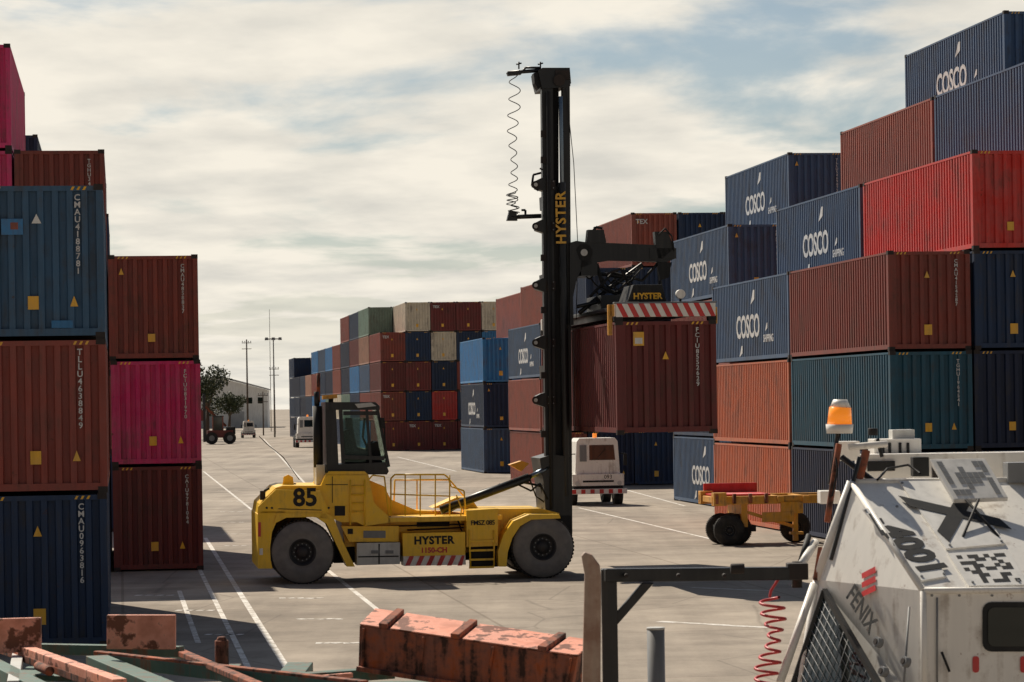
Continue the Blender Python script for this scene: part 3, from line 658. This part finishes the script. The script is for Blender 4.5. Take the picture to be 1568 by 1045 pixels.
pole(379,520,480,0.18,'utility_pole','w'); pole(420,517,420,0.13,'light_tower','l'); pole(414,474,520,0.07,'antenna_mast','a'); pole(421,560,470,0.14,'utility_pole','w'); pole(404,600,450,0.12,'utility_pole','w')
def tree(px,py,Y,h,rad,name):
    p=W(px,py,Y); e=empty(name,(p.x,Y,0)); m=Bd()
    m.cyl((0,0,0),(0.2,0,h*0.45),0.35,'wood',10,0.2)
    cl=[]
    for i in range(9):
        a=random.random()*6.28; r=rad*random.uniform(0.3,0.85); z=h*random.uniform(0.5,0.9); c=Vector((math.cos(a)*r,math.sin(a)*r,z)); cl.append((c,rad*random.uniform(0.3,0.5)))
        m.cyl((0.2,0,h*0.4),c,0.12,'wood',6,0.04)
    m.build('trunk',e)
    m=Bd()
    for c,r in cl:
        for k in range(300):
            d=Vector((random.gauss(0,1),random.gauss(0,1),random.gauss(0,0.8))).normalized()*r*random.uniform(0.5,1.15)
            q=c+d; s=random.uniform(0.12,0.26)
            a=Vector((random.gauss(0,1),random.gauss(0,1),random.gauss(0,1))).normalized(); bb=a.orthogonal().normalized()
            m.face([q-a*s,q+bb*s*0.6,q+a*s,q-bb*s*0.6],'leaf')
    m.build('crown',e)
tree(318,640,380,11,3.4,'tree'); tree(305,640,400,9,3.4,'tree'); tree(352,640,560,7,3.0,'tree')

# ------------------------------------------------ foreground cargo trailer
O=Gz(560,1045,1.45); cart=empty('cargo_trailer',(O.x,O.y,0))
OV=Vector((O.x,O.y,0))
def q(px,py,z): return Gz(px,py,z)-OV
def qw(px,py,Y): return W(px,py,Y)-OV
m=Bd()
a=[qw(576,934,30.6),qw(916,984,29.6)]; f=[qw(552,958,30.0),qw(886,1006,29.0)]
low=[qw(550,1026,30.0),qw(872,1075,29.0)]
back=[a[0]+Vector((0,0.06,-0.5)),a[1]+Vector((0,0.06,-0.5))]
m.hexa([a[0],f[0],low[0],back[0]],[a[1],f[1],low[1],back[1]],'rusty')
up=Vector((0,-0.01,1))
nseg=[(0.0,0.10),(0.145,0.435),(0.48,0.83),(0.875,1.0)]
for s0,s1 in nseg:
    A0=a[0].lerp(a[1],s0);A1=a[0].lerp(a[1],s1);F0=f[0].lerp(f[1],s0);F1=f[0].lerp(f[1],s1)
    m.hexa([A0+up*0.003,A1+up*0.003,F1+up*0.003,F0+up*0.003],[p+up*0.02 for p in (A0,A1,F1,F0)],'salmon')
for s0 in (0.10,0.435,0.83):
    A0=a[0].lerp(a[1],s0);A1=a[0].lerp(a[1],s0+0.035);F0=f[0].lerp(f[1],s0-0.01);F1=f[0].lerp(f[1],s0+0.03)
    m.hexa([A0,A1,F1,F0],[p+up*0.055 for p in (A0,A1,F1,F0)],'rusty')
# lower flange and welded ribs on the beam side
m.bar(low[0]+Vector((0,-0.03,0.02)),low[1]+Vector((0,-0.03,0.02)),0.10,0.05,'rusty')
for s0 in (0.02,0.3,0.62,0.97):
    P0=f[0].lerp(f[1],s0)+Vector((0,-0.02,-0.02)); P1=low[0].lerp(low[1],s0)+Vector((0,-0.02,0.0)); m.bar(P0,P1,0.03,0.03,'rusty')
def plate(pts,z0,z1,mat,th=0.08):
    P=[q(*pts[0],z1),q(*pts[1],z1)]
    Q=[Vector((P[1].x,P[1].y-0.05,z0)),Vector((P[0].x,P[0].y-0.05,z0))]
    A=P+Q; Bq=[p+Vector((0,th,0)) for p in A]
    m.hexa(A,Bq,mat)
plate([(165,942),(270,942)],1.83,2.2,'salmon'); plate([(-10,948),(64,946)],1.83,2.2,'salmon')
def rail(p,r_,z,w,h,mat): m.bar(q(p[0],p[1],z),q(r_[0],r_[1],z),w,h,mat)
rail((-60,960),(185,1048),1.85,0.14,0.10,'salmon'); rail((-60,970),(180,1058),1.78,0.12,0.08,'rusty')
rail((-40,1010),(60,1062),1.7,0.2,0.2,'green_frame')
rail((150,1000),(560,1046),1.70,0.10,0.05,'rusty'); rail((150,1012),(300,1075),1.65,0.25,0.12,'green_frame'); rail((160,1010),(560,1056),1.63,0.16,0.14,'green_frame')
rail((-30,992),(280,998),1.72,0.14,0.12,'green_frame'); rail((270,996),(420,1060),1.7,0.12,0.06,'rusty'); rail((270,1003),(420,1068),1.62,0.12,0.10,'green_frame'); rail((430,1042),(600,1030),1.6,0.2,0.12,'green_frame')
rail((30,1000),(22,1050),1.75,0.12,0.1,'silver'); rail((470,1040),(540,1034),1.68,0.06,0.05,'salmon'); rail((60,1036),(240,1042),1.62,0.3,0.06,'green_frame')
for x in (60,110): m.cyl(q(x,1020,1.8),q(x+18,1028,1.8),0.05,'rusty',10)
p=q(341,985,1.9); m.cyl(Vector((p.x,p.y,1.65)),Vector((p.x,p.y,1.93)),0.075,'rusty',16); m.cyl(Vector((p.x,p.y,1.93)),Vector((p.x,p.y,1.97)),0.06,'rusty',16,0.04)
m.box(p.x-0.2,p.x+0.2,p.y-0.15,p.y+0.15,1.6,1.66,'green_frame')
for dx in (-4.0,-1.0): m.box(dx,dx+0.3,-3.5,2.0,1.2,1.5,'green_frame')
m.box(-4,2.4,-0.2,0.1,1.2,1.45,'green_frame')
m.build('frame',cart,0.012)
for i,(x,yy) in enumerate(((-3.9,-1.0),(-1.0,-1.0),(-3.9,-2.3),(-1.0,-2.3))):
    b=Bd(); b.cyl((x-0.2,yy,0.55),(x+0.25,yy,0.55),0.55,'rubber_dark',28); b.cyl((x-0.22,yy,0.55),(x+0.27,yy,0.55),0.28,'grey_paint',20); b.box(x-0.1,x+0.1,yy-0.1,yy+0.1,0.5,1.3,'black_matt'); b.build('wheel_%d'%i,cart)
# ------------------------------------------------ post, arm, guard, bollard
O=W(933,1000,27.0); O.z=0; e=empty('gate_post',O); m=Bd()
def wq(px,py,Y=27.0): return W(px,py,Y)-O
def vbox(x0,x1,yt,Y,th,mat,zb=0.0):
    p0=wq(x0,yt,Y);p1=wq(x1,yt,Y); m.box(p0.x,p1.x,p0.y,p0.y+th,zb,p0.z,mat)
vbox(922,946,872,27,0.15,'black_steel')
p0=wq(925,881);p1=wq(1222,878,27.6); m.bar(p0,p1,0.14,0.125,'black_steel')
A_=[wq(946,958),wq(946,938),wq(985,893),wq(1003,893)]
m.hexa(A_,[v+Vector((0,0.12,0)) for v in A_],'black_steel')
m.box(p1.x-0.1,p1.x+0.1,p1.y-0.1,p1.y+0.1,p1.z-0.06,p1.z+0.1,'casting')
m.cyl(wq(1120,868)+Vector((0,0,-0.02)),wq(1122,868)+Vector((0.12,0,-0.02)),0.05,'casting')
for x in (960,1040,1110): m.cyl(wq(x,881)-Vector((0,0.1,0)),wq(x,881),0.02,'casting',8)
m.build('post_and_arm',e,0.01)
m=Bd()
pts=[(893,1060),(897,880),(892,852),(897,846),(908,850),(920,866),(922,886),(921,1060)]
P=[wq(x,y,26.6) for x,y in pts]; n=len(P); vs=P+[p+Vector((0,0.18,0)) for p in P]
m.mesh(vs,[tuple(range(n)),tuple(range(2*n-1,n-1,-1))]+[(i,i+n,(i+1)%n+n,(i+1)%n) for i in range(n)],'tanmetal')
pb=wq(906,1050,26.6); m.box(pb.x-0.08,pb.x+0.08,pb.y,pb.y+0.15,0,pb.z,'grey_paint')
m.build('bent_guard',e,0.01)
O2=W(1006,1000,27.3); O2.z=0; e=empty('bollard',O2); m=Bd(); hz=W(1006,964,27.3).z
m.cyl((0,0,0),(0.0,0,hz),0.085,'grey_paint',20); m.cyl((0,0,hz),(0,0,hz+0.02),0.088,'silver',20); m.build('pipe',e)

# ------------------------------------------------ foreground white terminal tractor
O=W(1400,1000,28); O.z=0; tt=empty('terminal_tractor',O)
CO=CAM-O
def w(px,py,Y): return W(px,py,Y)-O
def onplane(p0,nr,px,py,off=0.0):
    x,y=unroll(px,py); D=Vector((x/F,1,-(y-HOR)/F)); t=(p0-CO).dot(nr)/D.dot(nr); return CO+D*t+nr*off
FL=w(1415,905,26.6); FR=w(1640,903,27.0); BL=w(1305,738,28.2)
exn=(FR-FL).normalized(); nrm=(FR-FL).cross(BL-FL).normalized()
if nrm.z<0: nrm=-nrm
eyn=nrm.cross(exn).normalized()
BR=onplane(FL,nrm,1600,735)
SP=w(1228,1060,27.9)
sn=(FL-BL).cross(SP-BL).normalized()
if sn.dot(CO-BL)<0: sn=-sn
def sd(px,py,off=0.0): return onplane(BL,sn,px,py,off)
rn=Vector((exn.x,exn.y,0)).cross(Vector((0,0,1))).normalized()
if rn.y>0: rn=-rn
def rr(px,py,off=0.0): return onplane(FL,rn,px,py,off)
LM=sd(1252,888); B1=sd(1222,1090); S2=sd(1412,1090); R1=rr(1418,1090); R2=rr(1640,1090)
m=Bd()
m.face([BL,FL,FR,BR],'white_paint')
m.face([FL,R1,R2,FR],'white_paint')
m.face([BL,LM,B1,R1,FL],'white_paint')
g=lambda p: Vector((p.x,p.y,0.85))
m.face([R1,g(R1),g(R2),R2],'white_paint'); m.face([B1,g(B1),g(R1),R1],'white_paint')
BRl=Vector((BR.x,BR.y,0.85)); BLl=Vector((BL.x-0.2,BL.y+0.2,0.85))
m.face([FR,R2,g(R2),BRl,BR],'white_paint'); m.face([BL,BR,BRl,BLl],'white_paint'); m.face([BL,BLl,g(B1),B1,LM],'white_paint')
m.build('cab_shell',tt,0.0)
m=Bd()
for p_,q_ in ((BL,FL),(FL,FR),(BL,BR),(FL,R1)): m.cyl(p_,q_,0.03,'white_paint',12)
m.cyl(BL,LM,0.05,'white_paint',12); m.cyl(LM,B1,0.04,'white_paint',12)
def onroof(px,py,off=0.01): return onplane(FL,nrm,px,py,off)
def rp(pts,mat,off=0.01): m.face([onroof(x,y,off) for x,y in pts],mat)
def thick(pts,mat,off,th):
    a=[onroof(x,y,off) for x,y in pts]; m.hexa(a,[p+nrm*th for p in a],mat)
thick([(1322,782),(1378,775),(1450,885),(1412,892)],'white_stripe',0.001,0.02)
thick([(1452,850),(1545,845),(1575,898),(1484,900)],'white_stripe',0.001,0.02)
thick([(1378,740),(1470,733),(1540,835),(1450,843)],'white_stripe',0.001,0.02)
for (x,y) in ((1326,785),(1374,779),(1412,886),(1446,882),(1382,743),(1466,737),(1455,838),(1534,832),(1490,895),(1560,893)): m.cyl(onroof(x,y,0.02),onroof(x,y,0.032),0.014,'grey_paint',8)
def qr(c00,c10,c11,c01,n,off):
    for i in range(n):
        for j in range(n):
            if random.random()<0.5:
                def bl(s,t):
                    return ((c00[0]*(1-s)+c10[0]*s)*(1-t)+(c01[0]*(1-s)+c11[0]*s)*t,(c00[1]*(1-s)+c10[1]*s)*(1-t)+(c01[1]*(1-s)+c11[1]*s)*t)
                rp([bl(i/n,j/n),bl((i+1)/n,j/n),bl((i+1)/n,(j+1)/n),bl(i/n,(j+1)/n)],'black_matt',off)
qr((1464,854),(1538,850),(1565,893),(1490,896),9,0.024)
qr((1330,790),(1345,788),(1366,822),(1351,824),4,0.024)
m.build('roof_panels',tt)
def rooftext(body,px,py,size,ang,name,bold=0.02,ls=1.0):
    p=onroof(px,py,0.026); R=Matrix((exn,eyn,nrm)).transposed().to_4x4()
    text(body,size,'black_matt',T(*p)@R@Matrix.Rotation(math.radians(ang),4,'Z'),tt,name,bold=bold,ls=ls)
rooftext('4001',1398,845,0.42,-78,'roof_number',0.02)
rooftext('X',1458,790,1.05,-75,'roof_letter',0.03)
m=Bd()
a=[w(1425,703,28.4),w(1510,702,28.4),w(1545,762,28.0),w(1462,765,28.0)]
m.hexa(a,[p+Vector((0,0.02,-0.04)) for p in a],'white_stripe')
for i in range(8):
    for j in range(6):
        if random.random()<0.5:
            s0=0.08+i*0.105; t0=0.08+j*0.14
            def bl(s,t): return a[0].lerp(a[1],s).lerp(a[3].lerp(a[2],s),t)+Vector((0,-0.004,0.006))
            m.face([bl(s0,t0),bl(s0+0.1,t0),bl(s0+0.1,t0+0.13),bl(s0,t0+0.13)],'grey_paint')
def bx(px0,py0,px1,py1,Y,th,mat):
    p0=w(px0,py1,Y);p1=w(px1,py0,Y); m.box(p0.x,p1.x,Y-O.y,Y-O.y+th,p0.z,p1.z,mat)
bx(1340,672,1412,700,29.6,0.5,'white_paint'); bx(1368,658,1402,674,29.7,0.3,'silver'); bx(1318,692,1600,740,29.2,0.4,'white_paint')
bx(1285,676,1318,706,29.0,0.3,'white_paint'); bx(1258,752,1288,772,28.6,0.3,'white_paint'); bx(1400,700,1424,730,28.8,0.2,'black_matt'); bx(1545,708,1600,740,28.6,0.3,'grey_paint')
bx(1330,706,1372,722,29.15,0.04,'black_matt'); bx(1430,706,1440,736,28.9,0.1,'casting')
for x in (1352,1362,1378,1390): bx(x,678,x+4,694,29.57,0.03,'black_matt')
m.cyl(w(1286,680,28.4),w(1268,800,28.3),0.032,'rusty',12); m.cyl(w(1328,690,28.3),w(1285,862,28.1),0.042,'rusty',12); m.cyl(w(1318,700,28.2),w(1274,858,28.1),0.022,'black_steel',10)
m.cyl(w(1285,660,28.6),w(1272,742,28.5),0.022,'black_steel',8); m.cyl(w(1345,672,29),w(1352,700,29),0.02,'black_matt',8)
m.cyl(w(1338,667,29),w(1338,656,29),0.05,'black_matt',14); m.cyl(w(1300,685,28.6),w(1360,680,28.6),0.035,'white_paint',10); m.cyl(w(1290,700,28.5),w(1340,738,28.3),0.03,'black_steel',10)
m.cyl(w(1480,765,28),onroof(1530,825,0.02),0.014,'black_matt',8); m.cyl(w(1500,765,28),onroof(1475,825,0.02),0.014,'black_matt',8)
m.build('roof_equipment',tt,0.006)
wire([w(1345,735,28.2),w(1360,718,28.6),w(1392,712,28.7),w(1410,725,28.5)],0.012,'black_matt','roof_cable',tt)
wire([w(1288,665,28.5),w(1280,690,28.4),w(1284,720,28.3),w(1276,760,28.3)],0.010,'black_matt','beacon_cable',tt)
m=Bd()
m.cyl(w(1287,664,28.6),w(1287,650,28.6),0.13,'white_stripe',20,0.14); m.cyl(w(1287,650,28.6),w(1288,624,28.6),0.125,'amber',20,0.11); m.cyl(w(1288,624,28.6),w(1288,612,28.6),0.105,'white_stripe',20,0.07)
m.build('beacon',tt)
m=Bd()
tri=[sd(1266,906,0.02),sd(1362,1070,0.02),sd(1212,1070,0.02)]
m.face(tri,'glass')
for i in range(3): m.bar(tri[i],tri[(i+1)%3],0.05,0.06,'black_steel')
for k in range(1,14):
    m.cyl(tri[2].lerp(tri[1],k/14)+sn*0.01,tri[0].lerp(tri[1],k/14)+sn*0.01,0.004,'grey_paint',4); m.cyl(tri[1].lerp(tri[2],k/14)+sn*0.01,tri[0].lerp(tri[2],k/14)+sn*0.01,0.004,'grey_paint',4)
for k in range(3):
    y=872+k*14
    m.face([sd(1322,y+7,0.012),sd(1343,y-4,0.012),sd(1344,y+5,0.012),sd(1323,y+15,0.012)],'red_stripe')
for (x,y) in ((1350,985),(1358,1030),(1392,1015)): m.cyl(sd(x,y,0.0),sd(x,y,0.06),0.05,'grey_paint',14); m.cyl(sd(x,y,0.06),sd(x,y,0.07),0.03,'casting',10)
m.cyl(sd(1395,930,0.01),sd(1385,1070,0.01),0.012,'grey_paint',6); m.bar(sd(1262,840,0.03),sd(1254,890,0.03),0.04,0.04,'rusty')
m.build('side_window',tt)
d1=(sd(1340,960)-sd(1304,902)).normalized(); d2=sn.cross(d1).normalized()
text('FENIX',0.24,'black_matt',T(*sd(1322,934,0.015))@Matrix((d1,d2,sn)).transposed().to_4x4(),tt,'company_name',bold=0.005)
m=Bd()
def rrect(x0,y0,x1,y1,r):
    pts=[]
    for cx_,cy_,s in ((x1-r,y0+r,-90),(x1-r,y1-r,0),(x0+r,y1-r,90),(x0+r,y0+r,180)):
        for k in range(5):
            t=math.radians(s+k*22.5); pts.append((cx_+r*math.cos(t),cy_+r*math.sin(t)))
    return pts
m.face([rr(x,y,0.012) for x,y in rrect(1505,922,1630,998,14)],'black_matt'); m.face([rr(x,y,0.02) for x,y in rrect(1513,930,1622,990,10)],'glass')
for x in (1495,1568): m.face([rr(a_,b_,0.01) for a_,b_ in rrect(x-5,1005,x+5,1030,4)],'red_stripe')
m.cyl(rr(1435,915,0.02),rr(1435,1060,0.02),0.010,'grey_paint',6); m.cyl(rr(1440,998,0.05),rr(1452,1028,0.05),0.012,'black_matt',6)
for x in (1428,1470,1520): m.cyl(rr(x,912,0.0),rr(x,912,0.012),0.012,'grey_paint',8)
m.build('rear_window',tt)
m=Bd(); m.box(-1.0,1.4,-1.5,4.0,0.6,0.86,'black_matt'); m.build('chassis',tt,0.01)
for i,(x,yy) in enumerate(((-1.1,-0.7),(1.2,-0.7),(-1.1,3.0),(1.2,3.0))):
    b=Bd(); b.cyl((x-0.15,yy,0.5),(x+0.2,yy,0.5),0.5,'rubber_dark',28); b.cyl((x-0.17,yy,0.5),(x+0.22,yy,0.5),0.25,'grey_paint',20); b.build('wheel_%d'%i,tt)
pts=[]
for i in range(9*16+1):
    t=i/(9*16); p=w(1180+8*math.sin(t*5),915+150*t,27.6)+Vector(((0.09+0.03*math.sin(t*11))*math.cos(t*9*6.283),0.11*math.sin(t*9*6.283),0)); pts.append(p)
wire(pts,0.014,'red_hose','air_hose',tt)
wire([w(1215,865,27.6),w(1195,885,27.6),w(1182,905,27.6),w(1180,915,27.6)],0.014,'red_hose','air_hose_lead',tt)
m=Bd(); m.cyl(w(1222,860,27.7),w(1222,900,27.7),0.05,'casting'); m.cyl(w(1222,875,27.7),w(1250,830,28.1),0.04,'white_paint',10); m.cyl(w(1248,895,27.9),w(1196,1045,27.5),0.04,'white_paint',10)
m.cyl(w(1240,820,28.1),w(1228,860,27.9),0.03,'black_matt'); m.build('hose_bracket',tt)

# ------------------------------------------------ world, sun, camera
sd_=Vector((-0.46,0.80,1.0)).normalized()
el=math.asin(sd_.z); az=math.atan2(0.46,0.80)
wd=bpy.data.worlds.new('World'); scene.world=wd; wd.use_nodes=True; nt=wd.node_tree; nt.nodes.clear()
N=nt.nodes.new; L=nt.links.new
out=N('ShaderNodeOutputWorld'); bg=N('ShaderNodeBackground'); bg.inputs[1].default_value=0.1; L(bg.outputs[0],out.inputs[0])
sky=N('ShaderNodeTexSky'); sky.sky_type='NISHITA'; sky.sun_disc=False; sky.sun_elevation=el; sky.sun_rotation=-az; sky.dust_density=1.0; sky.air_density=1.0
tc=N('ShaderNodeTexCoord'); sx=N('ShaderNodeSeparateXYZ'); L(tc.outputs['Generated'],sx.inputs[0])
zz=N('ShaderNodeMath'); zz.operation='MAXIMUM'; zz.inputs[1].default_value=0; L(sx.outputs[2],zz.inputs[0])
za=N('ShaderNodeMath'); za.operation='ADD'; za.inputs[1].default_value=0.08; L(zz.outputs[0],za.inputs[0])
dx=N('ShaderNodeMath'); dx.operation='DIVIDE'; L(sx.outputs[0],dx.inputs[0]); L(za.outputs[0],dx.inputs[1])
dy=N('ShaderNodeMath'); dy.operation='DIVIDE'; L(sx.outputs[1],dy.inputs[0]); L(za.outputs[0],dy.inputs[1])
cb=N('ShaderNodeCombineXYZ'); L(dx.outputs[0],cb.inputs[0]); L(dy.outputs[0],cb.inputs[1])
mp=N('ShaderNodeMapping'); mp.inputs['Location'].default_value=(5.4,2.3,0); mp.inputs['Scale'].default_value=(1.5,1.0,1); mp.inputs['Rotation'].default_value=(0,0,0.25); L(cb.outputs[0],mp.inputs[0])
n1=N('ShaderNodeTexNoise'); n1.inputs['Scale'].default_value=0.9; n1.inputs['Detail'].default_value=9; n1.inputs['Roughness'].default_value=0.54; n1.inputs['Distortion'].default_value=0.25; L(mp.outputs[0],n1.inputs[0])
cov=N('ShaderNodeMapRange'); cov.inputs[1].default_value=0.36; cov.inputs[2].default_value=0.51; cov.inputs[3].default_value=0.15; cov.inputs[4].default_value=1; cov.interpolation_type='SMOOTHSTEP'; L(n1.outputs[0],cov.inputs[0])
hz=N('ShaderNodeMapRange'); hz.inputs[1].default_value=0.0; hz.inputs[2].default_value=0.09; hz.inputs[3].default_value=1.0; hz.inputs[4].default_value=0.0; hz.interpolation_type='SMOOTHSTEP'; L(zz.outputs[0],hz.inputs[0])
mxh=N('ShaderNodeMath'); mxh.operation='MAXIMUM'; L(cov.outputs[0],mxh.inputs[0]); L(hz.outputs[0],mxh.inputs[1])
hi=N('ShaderNodeMapRange'); hi.inputs[1].default_value=0.15; hi.inputs[2].default_value=0.35; hi.inputs[3].default_value=1.0; hi.inputs[4].default_value=0.08; L(zz.outputs[0],hi.inputs[0])
mh=N('ShaderNodeMath'); mh.operation='MULTIPLY'; L(mxh.outputs[0],mh.inputs[0]); L(hi.outputs[0],mh.inputs[1])
n2=N('ShaderNodeTexNoise'); n2.inputs['Scale'].default_value=2.0; n2.inputs['Detail'].default_value=7; n2.inputs['Roughness'].default_value=0.52; L(mp.outputs[0],n2.inputs[0])
cc=N('ShaderNodeValToRGB'); cc.color_ramp.elements[0].position=0.30; cc.color_ramp.elements[0].color=(0.69,0.665,0.60,1); cc.color_ramp.elements[1].position=0.60; cc.color_ramp.elements[1].color=(0.93,0.87,0.755,1); L(n2.outputs[0],cc.inputs[0])
sc=N('ShaderNodeVectorMath'); sc.operation='SCALE'; sc.inputs[3].default_value=10.0; L(cc.outputs[0],sc.inputs[0])
skm=N('ShaderNodeMixRGB'); skm.blend_type='MULTIPLY'; skm.inputs[0].default_value=1; skm.inputs[2].default_value=(0.55,0.62,0.66,1); L(sky.outputs[0],skm.inputs[1])
fin=N('ShaderNodeMixRGB'); L(mh.outputs[0],fin.inputs[0]); L(skm.outputs[0],fin.inputs[1]); L(sc.outputs[0],fin.inputs[2])
bk=N('ShaderNodeMapRange'); bk.inputs[1].default_value=-0.5; bk.inputs[2].default_value=0.6; bk.inputs[3].default_value=0.42; bk.inputs[4].default_value=1.0; L(sx.outputs[1],bk.inputs[0])
f2=N('ShaderNodeVectorMath'); f2.operation='SCALE'; L(fin.outputs[0],f2.inputs[0]); L(bk.outputs[0],f2.inputs[3])
L(f2.outputs[0],bg.inputs[0])
sl=bpy.data.lights.new('sun','SUN'); sl.energy=5.0; sl.angle=math.radians(0.5); sl.color=(1.0,0.90,0.75)
so=bpy.data.objects.new('sun',sl); scene.collection.objects.link(so); so.rotation_mode='QUATERNION'; so.rotation_quaternion=(-sd_).to_track_quat('-Z','Y'); so.location=(0,0,60)
cam=bpy.data.cameras.new('camera'); co=bpy.data.objects.new('camera',cam); scene.collection.objects.link(co)
co.location=CAM; co.rotation_euler=(math.radians(90),PH,0); cam.lens=F/1568*36; cam.sensor_width=36; cam.shift_y=HOR/1568; cam.clip_end=8000; cam.clip_start=0.5
cam.dof.use_dof=True; cam.dof.focus_distance=74; cam.dof.aperture_fstop=7
scene.camera=co
scene.view_settings.view_transform='Standard'; scene.view_settings.look='None'; scene.view_settings.exposure=0
